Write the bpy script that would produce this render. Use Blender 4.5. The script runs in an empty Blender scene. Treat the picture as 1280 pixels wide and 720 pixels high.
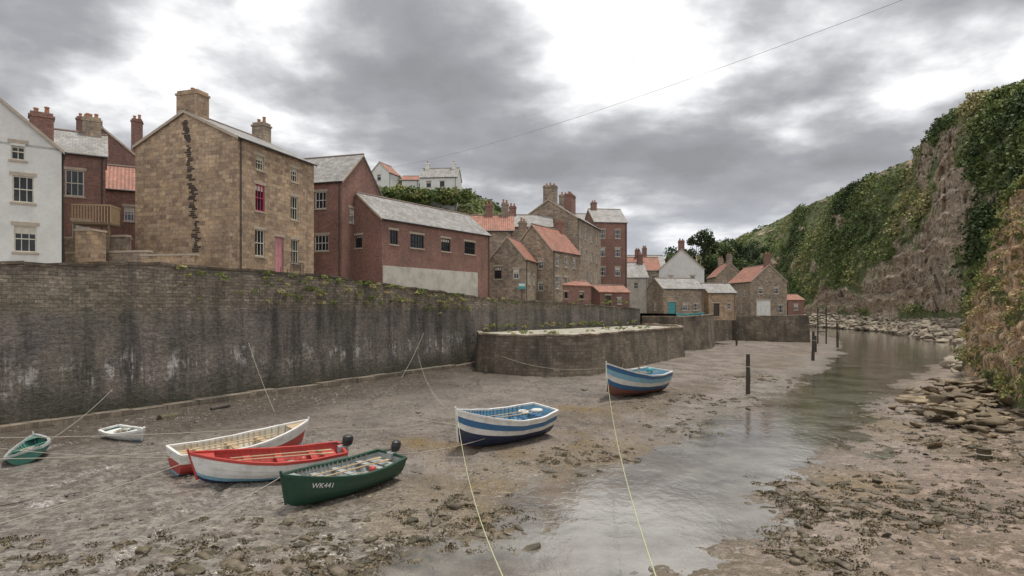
import bpy, math, random
import numpy as np
from mathutils import Vector, Matrix
random.seed(7); rng=np.random.default_rng(11)
scene=bpy.context.scene
scene.view_settings.view_transform='Standard'
try: scene.view_settings.look='None'
except: pass
scene.view_settings.exposure=0
# ------------------------------------------------------------------ camera
cd=bpy.data.cameras.new("camera"); cam=bpy.data.objects.new("camera",cd)
scene.collection.objects.link(cam); cam.location=(0,0,7); cam.rotation_euler=(math.radians(90),0,0)
cd.sensor_width=36; cd.lens=22.5; cd.shift_y=0.0195; cd.clip_end=9000; cd.clip_start=0.1
scene.camera=cam
# ------------------------------------------------------------------ node helpers
def N(nt,t,props=None,ins=None):
    n=nt.nodes.new(t)
    for k,v in (props or {}).items(): setattr(n,k,v)
    for k,v in (ins or {}).items():
        if isinstance(v,bpy.types.NodeSocket): nt.links.new(v,n.inputs[k])
        else: n.inputs[k].default_value=v
    return n
def c4(c): return (c[0],c[1],c[2],1) if len(c)==3 else c
def mixc(nt,f,a,b,blend='MIX'):
    n=nt.nodes.new('ShaderNodeMix'); n.data_type='RGBA'; n.blend_type=blend
    for i,v in ((0,f),(6,a),(7,b)):
        if isinstance(v,bpy.types.NodeSocket): nt.links.new(v,n.inputs[i])
        else: n.inputs[i].default_value=v if i==0 else c4(v)
    return n.outputs[2]
def ramp(nt,f,stops):
    n=nt.nodes.new('ShaderNodeValToRGB'); nt.links.new(f,n.inputs[0])
    e=n.color_ramp.elements
    while len(e)<len(stops): e.new(.5)
    for i,(p,c) in enumerate(stops):
        e[i].position=p; e[i].color=c4(c) if not isinstance(c,(int,float)) else (c,c,c,1)
    return n.outputs[0]
def M(nt,op,a,b=0.0,c=0.0,clamp=False):
    n=nt.nodes.new('ShaderNodeMath'); n.operation=op; n.use_clamp=clamp
    for i,v in enumerate((a,b,c)):
        if isinstance(v,bpy.types.NodeSocket): nt.links.new(v,n.inputs[i])
        else: n.inputs[i].default_value=v
    return n.outputs[0]
def noi(nt,vec,scale,detail=5,rough=.55,dist=0):
    n=N(nt,'ShaderNodeTexNoise',None,{'Scale':scale,'Detail':min(detail,4),'Roughness':rough,'Distortion':dist})
    if vec is not None: nt.links.new(vec,n.inputs['Vector'])
    return n.outputs['Fac']
def newmat(name):
    m=bpy.data.materials.new(name); m.use_nodes=True; nt=m.node_tree
    b=nt.nodes['Principled BSDF']; return m,nt,b
def L(nt,a,b): nt.links.new(a,b)
def bump(nt,b,h,strength=.4,dist=.05):
    n=N(nt,'ShaderNodeBump',None,{'Strength':strength,'Distance':dist,'Height':h}); L(nt,n.outputs[0],b.inputs['Normal'])
def vmap(nt,vec,scale):
    return N(nt,'ShaderNodeMapping',None,{'Vector':vec,'Scale':scale}).outputs[0]
def geo(nt): return N(nt,'ShaderNodeNewGeometry').outputs['Position']
# ------------------------------------------------------------------ materials
def masonry(name,c1,c2,mortar,bw,bh,ms=.012,var=.5,rough=.88,bstr=.5,dark=(.06,.05,.045),tone=(1.2,1.1,.95)):
    m,nt,b=newmat(name)
    uv=N(nt,'ShaderNodeTexCoord').outputs['UV']
    w=N(nt,'ShaderNodeTexNoise',None,{'Vector':uv,'Scale':.9,'Detail':2})
    off=N(nt,'ShaderNodeVectorMath',{'operation':'MULTIPLY_ADD'},{0:w.outputs['Color'],1:(.14,.08,0),2:uv}).outputs[0]
    br=N(nt,'ShaderNodeTexBrick',{'offset':.5},{'Vector':off,'Color1':c4(c1),'Color2':c4(c2),'Mortar':c4(mortar),'Scale':1.0,'Mortar Size':ms,'Mortar Smooth':.3,'Bias':0.0,'Brick Width':bw,'Row Height':bh})
    pos=geo(nt)
    big=noi(nt,pos,.35,4,.65); fine=noi(nt,pos,5,4,.7); mid=noi(nt,pos,1.4,4,.6)
    col=mixc(nt,ramp(nt,mid,[(.45,0),(.62,.4)]),br.outputs['Color'],tuple(x*y for x,y in zip(c1,tone)))
    col=mixc(nt,M(nt,'MULTIPLY',ramp(nt,big,[(.42,0),(.66,1)]),var),col,dark)
    col=mixc(nt,.6,col,ramp(nt,fine,[(.25,(.35,.35,.35)),(.75,(1.6,1.58,1.55))]),'MULTIPLY')
    st=noi(nt,vmap(nt,pos,(1.6,1.6,.18)),1.0,4,.65)
    col=mixc(nt,M(nt,'MULTIPLY',ramp(nt,st,[(.5,0),(.72,1)]),.7*var+.12),col,dark)
    L(nt,col,b.inputs['Base Color']); b.inputs['Roughness'].default_value=rough
    h=M(nt,'ADD',M(nt,'MULTIPLY',br.outputs['Fac'],-1),M(nt,'MULTIPLY',fine,.8))
    bump(nt,b,h,bstr,.03); return m
def plain(name,c,rough=.6,var=.25,scale=3,metal=0,spec=.5,dirt=(.12,.10,.08)):
    m,nt,b=newmat(name); pos=geo(nt)
    f=noi(nt,pos,scale,4,.7)
    col=mixc(nt,M(nt,'MULTIPLY',ramp(nt,f,[(.45,0),(.75,1)]),var),c,dirt)
    f2=noi(nt,pos,scale*8,2,.6)
    col=mixc(nt,.35,col,ramp(nt,f2,[(.2,(.65,.65,.65)),(.8,(1.25,1.25,1.25))]),'MULTIPLY')
    L(nt,col,b.inputs['Base Color']); b.inputs['Roughness'].default_value=rough
    b.inputs['Metallic'].default_value=metal
    bump(nt,b,f2,.15,.02); return m
sandstone=masonry('sandstone',(.52,.385,.26),(.25,.175,.125),(.24,.19,.145),.60,.30,.014,.35,dark=(.12,.095,.075))
greystone=masonry('grey_stone',(.42,.34,.26),(.20,.16,.125),(.17,.14,.115),.5,.26,.014,.4,dark=(.09,.08,.065))
redbrick=masonry('red_brick',(.31,.145,.11),(.18,.085,.067),(.26,.20,.17),.24,.085,.01,.45,bstr=.25,dark=(.10,.065,.05),tone=(1.15,1.35,1.35))
darkbrick=masonry('dark_brick',(.25,.115,.09),(.16,.075,.06),(.22,.17,.15),.24,.085,.01,.45,bstr=.25,dark=(.08,.05,.045),tone=(1.1,1.3,1.3))
render_white=plain('white_render',(.66,.65,.62),.85,.35,.7,dirt=(.36,.34,.31))
render_cream=plain('cream_render',(.53,.50,.44),.85,.8,.8,dirt=(.25,.23,.19))
def roofm(name,c1,c2,bw,bh,lich,wave=False,rough=.6):
    m,nt,b=newmat(name); uv=N(nt,'ShaderNodeTexCoord').outputs['UV']
    br=N(nt,'ShaderNodeTexBrick',{'offset':.5 if not wave else 0},{'Vector':uv,'Color1':c4(c1),'Color2':c4(c2),'Mortar':c4([x*.35 for x in c1]),'Scale':1.0,'Mortar Size':.012,'Mortar Smooth':.2,'Brick Width':bw,'Row Height':bh})
    pos=geo(nt); f=noi(nt,pos,.9,4,.7); f2=noi(nt,pos,6,4,.7)
    col=mixc(nt,M(nt,'MULTIPLY',ramp(nt,f,[(.42,0),(.66,1)]),.7),br.outputs['Color'],lich)
    col=mixc(nt,.6,col,ramp(nt,f2,[(.25,(.5,.5,.5)),(.75,(1.4,1.4,1.4))]),'MULTIPLY')
    L(nt,col,b.inputs['Base Color']); b.inputs['Roughness'].default_value=rough
    if wave:
        wv=N(nt,'ShaderNodeTexWave',{'wave_type':'BANDS','bands_direction':'X'},{'Vector':uv,'Scale':.314/bw,'Distortion':.3}).outputs['Fac']
        bump(nt,b,M(nt,'ADD',wv,M(nt,'MULTIPLY',br.outputs['Fac'],-.4)),.8,.06)
    else: bump(nt,b,M(nt,'MULTIPLY',br.outputs['Fac'],-1),.6,.03)
    return m
slate=roofm('slate_roof',(.36,.345,.33),(.22,.21,.205),.42,.28,(.14,.13,.10))
pantile=roofm('pantile_roof',(.46,.19,.125),(.31,.125,.085),.30,.36,(.17,.10,.07),True)
glass,nt,b=newmat('window_glass'); b.inputs['Base Color'].default_value=(.018,.021,.025,1); b.inputs['Roughness'].default_value=.06
bump(nt,b,noi(nt,geo(nt),1.5,2),.08,.05)
whitep=plain('white_paint',(.72,.71,.68),.5,.4,2); creamp=plain('cream_paint',(.62,.58,.48),.5,.25)
redp=plain('red_paint',(.44,.055,.045),.45,.4,4,dirt=(.22,.07,.055)); crimson=plain('crimson_frame',(.45,.05,.12),.5,.1)
pinkp=plain('pink_door',(.55,.25,.28),.5,.1); tealp=plain('teal_paint',(.05,.30,.32),.5,.15)
bluep=plain('blue_paint',(.035,.13,.28),.45,.3,4,dirt=(.12,.16,.2)); lbluep=plain('light_blue_paint',(.22,.43,.55),.5,.35)
navyp=plain('navy_paint',(.022,.032,.075),.45,.3); greenp=plain('green_paint',(.012,.055,.033),.45,.3,dirt=(.05,.08,.05))
lgreen=plain('sea_green_paint',(.05,.19,.15),.5,.4); greyp=plain('grey_paint',(.33,.35,.34),.55,.4)
antif=plain('antifoul_red',(.22,.085,.06),.8,.7); orangep=plain('orange_fender',(.70,.15,.06),.4,.2)
blackp=plain('black_metal',(.025,.025,.028),.45,.2); wood=plain('weathered_wood',(.22,.16,.105),.8,.5,5)
pwood=plain('pale_wood',(.45,.33,.2),.7,.3,5); darkwood=plain('dark_wet_wood',(.045,.038,.03),.6,.4,5)
clay=plain('clay_pot',(.38,.18,.10),.8,.3); ropem=plain('rope_fibre',(.40,.37,.30),.9,.3,9); ropeg=plain('rope_yellow_green',(.46,.47,.28),.9,.2,9)
lintel=plain('stone_lintel',(.44,.37,.29),.85,.4); sootm=plain('soot_stone',(.06,.045,.035),.9,.2)
leadm=plain('ridge_tile',(.20,.15,.125),.8,.4)
# sea wall
m,nt,b=newmat('harbour_wall_masonry'); seawall=m
uv=N(nt,'ShaderNodeTexCoord').outputs['UV']; pos=geo(nt)
w=N(nt,'ShaderNodeTexNoise',None,{'Vector':uv,'Scale':.7,'Detail':3})
off=N(nt,'ShaderNodeVectorMath',{'operation':'MULTIPLY_ADD'},{0:w.outputs['Color'],1:(.5,.22,0),2:uv}).outputs[0]
br=N(nt,'ShaderNodeTexBrick',{'offset':.5},{'Vector':off,'Color1':(.28,.23,.175,1),'Color2':(.14,.115,.09,1),'Mortar':(.12,.10,.08,1),'Scale':1.0,'Mortar Size':.013,'Mortar Smooth':.7,'Brick Width':.46,'Row Height':.21})
br2=N(nt,'ShaderNodeTexBrick',{'offset':.5},{'Vector':off,'Color1':(.125,.108,.10,1),'Color2':(.09,.079,.074,1),'Mortar':(.065,.056,.052,1),'Scale':1.0,'Mortar Size':.012,'Mortar Smooth':.8,'Brick Width':1.3,'Row Height':.52})
sx=N(nt,'ShaderNodeSeparateXYZ',None,{0:uv}); v=sx.outputs[1]
n1=noi(nt,uv,.5,4,.65); n2=noi(nt,uv,4,4,.7); n4=noi(nt,uv,1.3,4,.7)
split=M(nt,'ADD',v,M(nt,'MULTIPLY',n1,1.6))
up=ramp(nt,M(nt,'MULTIPLY',split,.1),[(.74,0),(.80,1)])
lowc=mixc(nt,ramp(nt,n1,[(.35,0),(.65,1)]),br2.outputs['Color'],(.19,.16,.135))
sv=noi(nt,vmap(nt,uv,(1.7,.16,1)),1.0,4,.7); sm=noi(nt,uv,.22,3,.6)
dk=noi(nt,vmap(nt,uv,(.8,.1,1)),1.0,4,.65)
lowc=mixc(nt,M(nt,'MULTIPLY',ramp(nt,dk,[(.46,0),(.62,1)]),.75),lowc,(.03,.027,.025))
hb=ramp(nt,M(nt,'ABSOLUTE',M(nt,'SUBTRACT',M(nt,'ADD',v,M(nt,'MULTIPLY',n1,3.0)),5.0)),[(.0,1),(1.0,.0)])
streak=M(nt,'MULTIPLY',ramp(nt,sv,[(.50,0),(.58,1)]),M(nt,'ADD',.06,M(nt,'MULTIPLY',hb,1.4)),clamp=True)
streak=M(nt,'MULTIPLY',streak,ramp(nt,n4,[(.46,.04),(.57,1)]))
lowc=mixc(nt,M(nt,'MULTIPLY',streak,.7),lowc,(.50,.47,.44))
col=mixc(nt,up,lowc,mixc(nt,M(nt,'MULTIPLY',ramp(nt,dk,[(.46,0),(.62,1)]),.55),br.outputs['Color'],(.07,.06,.048)))
col=mixc(nt,M(nt,'MULTIPLY',ramp(nt,sm,[(.45,0),(.65,1)]),.35),col,(.065,.065,.035))
col=mixc(nt,ramp(nt,M(nt,'ADD',M(nt,'MULTIPLY',v,.1),M(nt,'MULTIPLY',n1,.16)),[(.19,.9),(.36,0)]),col,(.034,.036,.02))
col=mixc(nt,.7,col,ramp(nt,n2,[(.25,(.4,.4,.4)),(.75,(1.6,1.6,1.6))]),'MULTIPLY')
L(nt,col,b.inputs['Base Color']); b.inputs['Roughness'].default_value=.8
bh=M(nt,'ADD',M(nt,'MULTIPLY',M(nt,'MULTIPLY',br.outputs['Fac'],up),-.8),M(nt,'ADD',M(nt,'MULTIPLY',n2,1.5),M(nt,'MULTIPLY',br2.outputs['Fac'],-.35))); bump(nt,b,bh,.9,.08)
jettym=masonry('jetty_masonry',(.25,.205,.16),(.125,.103,.08),(.08,.068,.055),.6,.3,.018,.75,dark=(.04,.038,.028))
cobble,nt,b=newmat('cobbled_top'); pos=geo(nt)
vo=N(nt,'ShaderNodeTexVoronoi',None,{'Vector':pos,'Scale':1.6}); 
col=mixc(nt,vo.outputs['Color'],(.56,.53,.45),(.17,.15,.115)); col=mixc(nt,ramp(nt,noi(nt,pos,.5,4),[(.5,0),(.7,1)]),col,(.17,.17,.08))
L(nt,col,b.inputs['Base Color']); b.inputs['Roughness'].default_value=.9; bump(nt,b,M(nt,'MULTIPLY',vo.outputs['Distance'],-1),1,.2)
streetm=plain('street_setts',(.24,.22,.19),.9,.4,1)
def rockmat(name,a,b_,c,rough=.85,sc=1.3):
    m,nt,b=newmat(name); pos=geo(nt); at=N(nt,'ShaderNodeAttribute',{'attribute_name':'tint'}).outputs['Fac']
    f=noi(nt,pos,sc,4,.65); f2=noi(nt,pos,sc*7,3,.7)
    col=mixc(nt,at,a,b_); col=mixc(nt,ramp(nt,f,[(.45,0),(.65,1)]),col,c)
    col=mixc(nt,.6,col,ramp(nt,f2,[(.25,(.5,.5,.5)),(.75,(1.4,1.4,1.4))]),'MULTIPLY')
    L(nt,col,b.inputs['Base Color']); b.inputs['Roughness'].default_value=rough; bump(nt,b,M(nt,'ADD',f,f2),.6,.08); return m
boulderm=rockmat('boulder_stone',(.34,.26,.17),(.12,.095,.068),(.15,.12,.07))
pebblem=rockmat('pebble_stone',(.30,.26,.22),(.085,.07,.058),(.15,.115,.085),.5,3)
weedm=rockmat('seaweed_frond',(.10,.082,.04),(.17,.12,.055),(.05,.043,.026),.5,3)
weedrock=rockmat('weedy_stone',(.12,.095,.052),(.05,.045,.027),(.20,.16,.115),.5,2.5)
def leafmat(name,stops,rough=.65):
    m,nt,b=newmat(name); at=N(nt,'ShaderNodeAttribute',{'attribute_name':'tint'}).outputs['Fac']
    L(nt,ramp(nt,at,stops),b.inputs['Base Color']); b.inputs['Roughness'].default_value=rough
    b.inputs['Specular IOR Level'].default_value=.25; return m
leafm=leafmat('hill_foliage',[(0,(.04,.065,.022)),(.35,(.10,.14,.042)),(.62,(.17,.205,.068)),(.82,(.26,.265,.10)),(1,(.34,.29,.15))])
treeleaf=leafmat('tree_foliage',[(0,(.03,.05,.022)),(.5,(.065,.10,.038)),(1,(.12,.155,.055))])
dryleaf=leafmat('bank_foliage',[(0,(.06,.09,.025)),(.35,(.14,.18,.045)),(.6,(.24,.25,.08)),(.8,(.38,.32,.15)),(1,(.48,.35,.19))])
def hillmat(name,earth,strata1,strata2,grass):
    m,nt,b=newmat(name); pos=geo(nt); at=N(nt,'ShaderNodeAttribute',{'attribute_name':'rock'}).outputs['Fac']
    f=noi(nt,pos,.15,4,.65); f2=noi(nt,pos,.9,4,.75)
    sp=N(nt,'ShaderNodeSeparateXYZ',None,{0:pos})
    zc=M(nt,'ADD',M(nt,'MULTIPLY',sp.outputs[2],.45),M(nt,'MULTIPLY',f,3.5))
    cmb=N(nt,'ShaderNodeCombineXYZ',None,{2:zc}).outputs[0]
    st=noi(nt,cmb,1.0,4,.75)
    rc=ramp(nt,st,[(.38,strata2),(.47,earth),(.55,strata1),(.62,strata2)])
    rc=mixc(nt,.85,rc,ramp(nt,f2,[(.35,(.3,.28,.26)),(.65,(1.6,1.55,1.5))]),'MULTIPLY')
    gc=mixc(nt,ramp(nt,f2,[(.35,0),(.6,1)]),grass,tuple(.45*x for x in grass))
    k=M(nt,'ADD',at,M(nt,'MULTIPLY',M(nt,'SUBTRACT',f2,.5),.9))
    L(nt,mixc(nt,ramp(nt,k,[(.42,0),(.52,1)]),gc,rc),b.inputs['Base Color']); b.inputs['Roughness'].default_value=.95
    bump(nt,b,M(nt,'ADD',f2,st),1,1.2); return m
hillm=hillmat('cliff_and_grass',(.35,.27,.195),(.47,.395,.30),(.15,.12,.092),(.18,.21,.075))
bankm=hillmat('clay_bank',(.54,.37,.23),(.62,.47,.31),(.29,.20,.13),(.18,.20,.07))
# ------------------------------------------------------------------ mesh builder
class MB:
    def __init__(s): s.v=[];s.f=[];s.uv=[];s.mi=[];s.mats=[]
    def mid(s,m):
        if m not in s.mats: s.mats.append(m)
        return s.mats.index(m)
    def poly(s,pts,m,uv=None):
        P=[Vector(p) for p in pts]
        if uv is None:
            n=Vector((0,0,0))
            for i in range(len(P)):
                a,b=P[i],P[(i+1)%len(P)]; n+=a.cross(b)
            if n.length<1e-9: n=Vector((0,0,1))
            n.normalize()
            if abs(n.z)>.92: uv=[(p.x,p.y) for p in P]
            else:
                u=Vector((0,0,1)).cross(n).normalized(); w=n.cross(u)
                uv=[(p.dot(u),p.dot(w)) for p in P]
        i=len(s.v); s.v+= [tuple(p) for p in P]; s.f.append(tuple(range(i,i+len(P)))); s.uv.append(uv); s.mi.append(s.mid(m))
    def hexa(s,b,t,m,mt=None):
        s.poly(t,mt or m); s.poly(b[::-1],m)
        for i in range(4):
            j=(i+1)%4; s.poly([b[i],b[j],t[j],t[i]],m)
    def box(s,x0,x1,y0,y1,z0,z1,m):
        s.hexa([(x0,y0,z0),(x1,y0,z0),(x1,y1,z0),(x0,y1,z0)],[(x0,y0,z1),(x1,y0,z1),(x1,y1,z1),(x0,y1,z1)],m)
    def obox(s,o,d,n,s0,s1,z0,z1,a,b,m):
        o=Vector(o)
        def P(u,k,z): return o+d*u+n*k+Vector((0,0,z))
        s.hexa([P(s0,b,z0),P(s1,b,z0),P(s1,a,z0),P(s0,a,z0)],[P(s0,b,z1),P(s1,b,z1),P(s1,a,z1),P(s0,a,z1)],m)
    def loft(s,rings,n,m,axis=None):
        R=[]
        for (cx,cy,cz,rx,ry) in rings:
            R.append([(cx+rx*math.cos(2*math.pi*k/n),cy+ry*math.sin(2*math.pi*k/n),cz) for k in range(n)])
        for a,b in zip(R,R[1:]):
            for k in range(n):
                j=(k+1)%n; s.poly([a[k],a[j],b[j],b[k]],m)
        s.poly(R[0][::-1],m); s.poly(R[-1],m)
    def cyl(s,p0,p1,r0,r1,n,m):
        p0=Vector(p0);p1=Vector(p1); d=(p1-p0).normalized(); u=d.orthogonal().normalized(); w=d.cross(u)
        A=[p0+(u*math.cos(2*math.pi*k/n)+w*math.sin(2*math.pi*k/n))*r0 for k in range(n)]
        B=[p1+(u*math.cos(2*math.pi*k/n)+w*math.sin(2*math.pi*k/n))*r1 for k in range(n)]
        for k in range(n):
            j=(k+1)%n; s.poly([A[k],A[j],B[j],B[k]],m)
        s.poly(A[::-1],m); s.poly(B,m)
    def ball(s,c,r,m,n=10):
        s.loft([(c[0],c[1],c[2]+r*math.sin(a),max(.01,r*math.cos(a)),max(.01,r*math.cos(a))) for a in [math.radians(q) for q in range(-85,86,17)]],n,m)
    def torus(s,c,R,r,m,n=16,k=6,tilt=0):
        T=Matrix.Rotation(tilt,3,'X'); g=[]
        for i in range(n):
            a=2*math.pi*i/n
            g.append([Vector(c)+T@Vector(((R+r*math.cos(q))*math.cos(a),(R+r*math.cos(q))*math.sin(a),r*math.sin(q))) for q in [2*math.pi*j/k for j in range(k)]])
        for i in range(n):
            for j in range(k): s.poly([g[i][j],g[(i+1)%n][j],g[(i+1)%n][(j+1)%k],g[i][(j+1)%k]],m)
    def build(s,name,parent=None,loc=(0,0,0),rot=(0,0,0),smooth=False):
        me=bpy.data.meshes.new(name); me.from_pydata(s.v,[],s.f)
        for m in s.mats: me.materials.append(m)
        me.polygons.foreach_set('material_index',s.mi)
        ul=me.uv_layers.new(name='UVMap'); flat=[c for f in s.uv for p in f for c in p]; ul.data.foreach_set('uv',flat)
        if smooth: me.polygons.foreach_set('use_smooth',[True]*len(s.f))
        ob=bpy.data.objects.new(name,me); scene.collection.objects.link(ob)
        ob.location=loc; ob.rotation_euler=rot
        if parent: ob.parent=parent
        return ob
def empty(name,loc=(0,0,0),rot=(0,0,0)):
    e=bpy.data.objects.new(name,None); scene.collection.objects.link(e); e.location=loc; e.rotation_euler=rot; e.empty_display_size=.3; return e
def npmesh(name,V,F,mat,attr=None,an='tint',dom='FACE',smooth=False,parent=None):
    me=bpy.data.meshes.new(name); V=np.asarray(V,np.float32); F=np.asarray(F,np.int32); k=F.shape[1]
    me.vertices.add(len(V)); me.vertices.foreach_set('co',V.ravel())
    me.loops.add(F.size); me.loops.foreach_set('vertex_index',F.ravel())
    me.polygons.add(len(F)); me.polygons.foreach_set('loop_start',np.arange(0,F.size,k,dtype=np.int32)); me.polygons.foreach_set('loop_total',np.full(len(F),k,np.int32))
    if smooth: me.polygons.foreach_set('use_smooth',np.ones(len(F),bool))
    me.update(calc_edges=True)
    if attr is not None:
        for nm,arr in (attr.items() if isinstance(attr,dict) else [(an,attr)]):
            a=me.attributes.new(nm,'FLOAT',dom); a.data.foreach_set('value',np.asarray(arr,np.float32))
    me.materials.append(mat); ob=bpy.data.objects.new(name,me); scene.collection.objects.link(ob)
    if parent: ob.parent=parent
    return ob
# ------------------------------------------------------------------ numpy noise
TAB=rng.random((256,256))
def vn(x,y):
    xi=np.floor(x).astype(int); yi=np.floor(y).astype(int); fx=x-xi; fy=y-yi
    fx=fx*fx*(3-2*fx); fy=fy*fy*(3-2*fy)
    a=TAB[xi&255,yi&255];b=TAB[(xi+1)&255,yi&255];c=TAB[xi&255,(yi+1)&255];d=TAB[(xi+1)&255,(yi+1)&255]
    return (a*(1-fx)+b*fx)*(1-fy)+(c*(1-fx)+d*fx)*fy
def fbm(x,y,o=4):
    r=0;a=.5
    for i in range(o): r=r+a*(vn(x+17.3*i,y-9.1*i)-.5)*2; x=x*2.03;y=y*2.03;a*=.5
    return r
# ------------------------------------------------------------------ river and terrain
RL=[(-7,8),(-4.6,14),(-3.3,16.7),(-1.9,19),(0.4,22),(3.2,26),(7.2,32),(13,40),(20.5,48.7),(32,66),(53.5,102),(72.6,140),(96,207),(90,300),(60,380)]
RR=[(3.5,8),(4.2,14),(4.6,16.7),(7.2,20.4),(9.0,23.8),(11.8,27.3),(17.0,34),(25.3,44.8),(35,59),(58,86),(84,124),(107,187),(112,243),(105,330),(75,400)]
RP=np.array(RL+RR[::-1],float)
def rsd(x,y):
    d=np.full(x.shape,1e9); ins=np.zeros(x.shape,bool); n=len(RP)
    for i in range(n):
        ax,ay=RP[i]; bx,by=RP[(i+1)%n]; dx,dy=bx-ax,by-ay
        t=np.clip(((x-ax)*dx+(y-ay)*dy)/(dx*dx+dy*dy),0,1)
        d=np.minimum(d,np.hypot(x-ax-t*dx,y-ay-t*dy))
        c=((ay>y)!=(by>y)); 
        with np.errstate(all='ignore'): xx=(bx-ax)*(y-ay)/(by-ay if by!=ay else 1e-9)+ax
        ins^=(c&(x<xx))
    return np.where(ins,-d,d)
def H(x,y):
    x=np.asarray(x,float);y=np.asarray(y,float)
    sd=rsd(x,y)+1.8*fbm(x*.25,y*.25,4)+.6*fbm(x*1.1,y*1.1,3)
    o=np.maximum(sd,0); i=np.maximum(-sd,0)
    h=.50*(1-np.exp(-(o/9)**1.25))+np.minimum(.014*o,.45)-.20*(1-np.exp(-i/1.4))
    amp=np.clip(1-.004*np.hypot(x,y),.15,1)
    rn=np.abs(fbm(x*.16+31,y*.09,4))
    h=h-amp*.15*np.exp(-(rn/.05)**2)*np.clip(o/3,0,1)
    h=h+amp*(.11*fbm(x*.45,y*.45,4)+.075*fbm(x*1.7+5,y*1.7,4)*np.clip(.5+fbm(x*.12,y*.12+3,2)*2,.3,1.4)+.035*fbm(x*4.5,y*4.5,3))
    return h
def h1(x,y): return float(H(np.array([x]),np.array([y]))[0])
def axis(lo,hi,step,far,g=1.09):
    a=list(np.arange(lo,hi,step)); s=step; p=hi
    while p<far: a.append(p); s*=g; p+=s
    return a
xs=axis(-26,34,.14,4000); s=.14; p=-26; bk=[]
while p>-4000: s*=1.09; p-=s; bk.append(p)
xs=np.array(bk[::-1]+xs)
ys=np.array([-60,-30,-10,0,6]+axis(9,58,.14,5000))
X,Y=np.meshgrid(xs,ys); Z=H(X.ravel(),Y.ravel()); SD=rsd(X.ravel(),Y.ravel())
V=np.column_stack([X.ravel(),Y.ravel(),Z]); nx,ny=len(xs),len(ys)
ii=np.arange(nx-1)[None,:]+nx*np.arange(ny-1)[:,None]; ii=ii.ravel()
F=np.column_stack([ii,ii+1,ii+nx+1,ii+nx])
x_,y_=X.ravel(),Y.ravel()
cx=np.interp(y_,[p[1] for p in RR],[p[0] for p in RR]); sand=np.clip((x_-cx+1)/3,0,1)
wet=np.clip(1-(Z+.0)/.26,0,1)
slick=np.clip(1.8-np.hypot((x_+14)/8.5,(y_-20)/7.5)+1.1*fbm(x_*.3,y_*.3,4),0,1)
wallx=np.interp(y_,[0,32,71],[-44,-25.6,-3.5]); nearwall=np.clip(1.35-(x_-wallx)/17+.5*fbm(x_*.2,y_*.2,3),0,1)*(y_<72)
weed=np.clip(fbm(x_*.22+9,y_*.22,4)*2.4+.35,0,1)*np.clip(1.25-np.abs(SD-1.5)/9,0,1)
algae=np.zeros_like(x_)
for (ax,ay,rx,ry) in [(1.0,26,3.4,3.6),(-2,21,3.4,2.6),(-6,19.5,3.4,2.4),(5,30.5,3,3),(5,42,1.6,1.6),(22,40,2,5),(-3,31,2.2,1.2),(13,25.5,1.5,3)]:
    algae=np.maximum(algae,np.clip(1.5-np.hypot((x_-ax)/rx,(y_-ay)/ry)+1.1*fbm(x_*.6,y_*.6,3),0,1))
m,nt,b=newmat('estuary_mud'); pos=geo(nt)
A=lambda n:N(nt,'ShaderNodeAttribute',{'attribute_name':n}).outputs['Fac']
n1=noi(nt,pos,.45,4,.65); n2=noi(nt,pos,2.6,4,.75); n3=noi(nt,pos,13,4,.75)
vo=N(nt,'ShaderNodeTexVoronoi',None,{'Vector':pos,'Scale':6}); vo2=N(nt,'ShaderNodeTexVoronoi',None,{'Vector':pos,'Scale':15})
col=mixc(nt,ramp(nt,n1,[(.42,0),(.58,1)]),(.095,.075,.060),(.22,.178,.145))
peb=mixc(nt,vo2.outputs['Color'],(.36,.31,.26),(.055,.045,.036))
col=mixc(nt,M(nt,'MULTIPLY',ramp(nt,n2,[(.46,0),(.56,1)]),.65),col,peb)
sc=mixc(nt,ramp(nt,n2,[(.42,0),(.56,1)]),(.37,.285,.225),(.20,.15,.118))
sc=mixc(nt,ramp(nt,n1,[(.46,0),(.60,.75)]),sc,(.15,.115,.09))
col=mixc(nt,M(nt,'MULTIPLY',A('sand'),.9),col,sc)
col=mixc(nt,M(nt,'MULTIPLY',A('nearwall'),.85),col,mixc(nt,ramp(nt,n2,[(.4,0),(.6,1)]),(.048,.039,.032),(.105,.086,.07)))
col=mixc(nt,M(nt,'MULTIPLY',A('weed'),ramp(nt,n2,[(.4,0),(.52,.92)])),col,mixc(nt,ramp(nt,n3,[(.4,0),(.6,1)]),(.06,.046,.024),(.14,.10,.045)))
col=mixc(nt,M(nt,'MULTIPLY',A('algae'),ramp(nt,n2,[(.36,.2),(.5,.9)])),col,mixc(nt,ramp(nt,n3,[(.4,0),(.6,1)]),(.08,.055,.02),(.22,.145,.05)))
col=mixc(nt,M(nt,'MULTIPLY',A('wet'),.5),col,(.11,.08,.048))
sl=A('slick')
col=mixc(nt,M(nt,'MULTIPLY',sl,.8),col,mixc(nt,ramp(nt,n2,[(.42,0),(.58,1)]),(.12,.105,.09),(.27,.245,.215)))  # wet silt, its colour also lightened to paint in the reflected sheen
col=mixc(nt,.65,col,ramp(nt,n3,[(.28,(.45,.45,.45)),(.72,(1.55,1.55,1.55))]),'MULTIPLY')
L(nt,col,b.inputs['Base Color'])
wetn=M(nt,'MAXIMUM',A('wet'),M(nt,'MAXIMUM',M(nt,'MULTIPLY',sl,1.25),M(nt,'MULTIPLY',A('nearwall'),.85)),clamp=True)
r=M(nt,'SUBTRACT',.78,M(nt,'MULTIPLY',M(nt,'MULTIPLY',wetn,ramp(nt,n1,[(.3,.6),(.50,1)])),.64))
L(nt,r,b.inputs['Roughness']); L(nt,M(nt,'ADD',.5,M(nt,'MULTIPLY',wetn,.5)),b.inputs['Specular IOR Level'])
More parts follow.
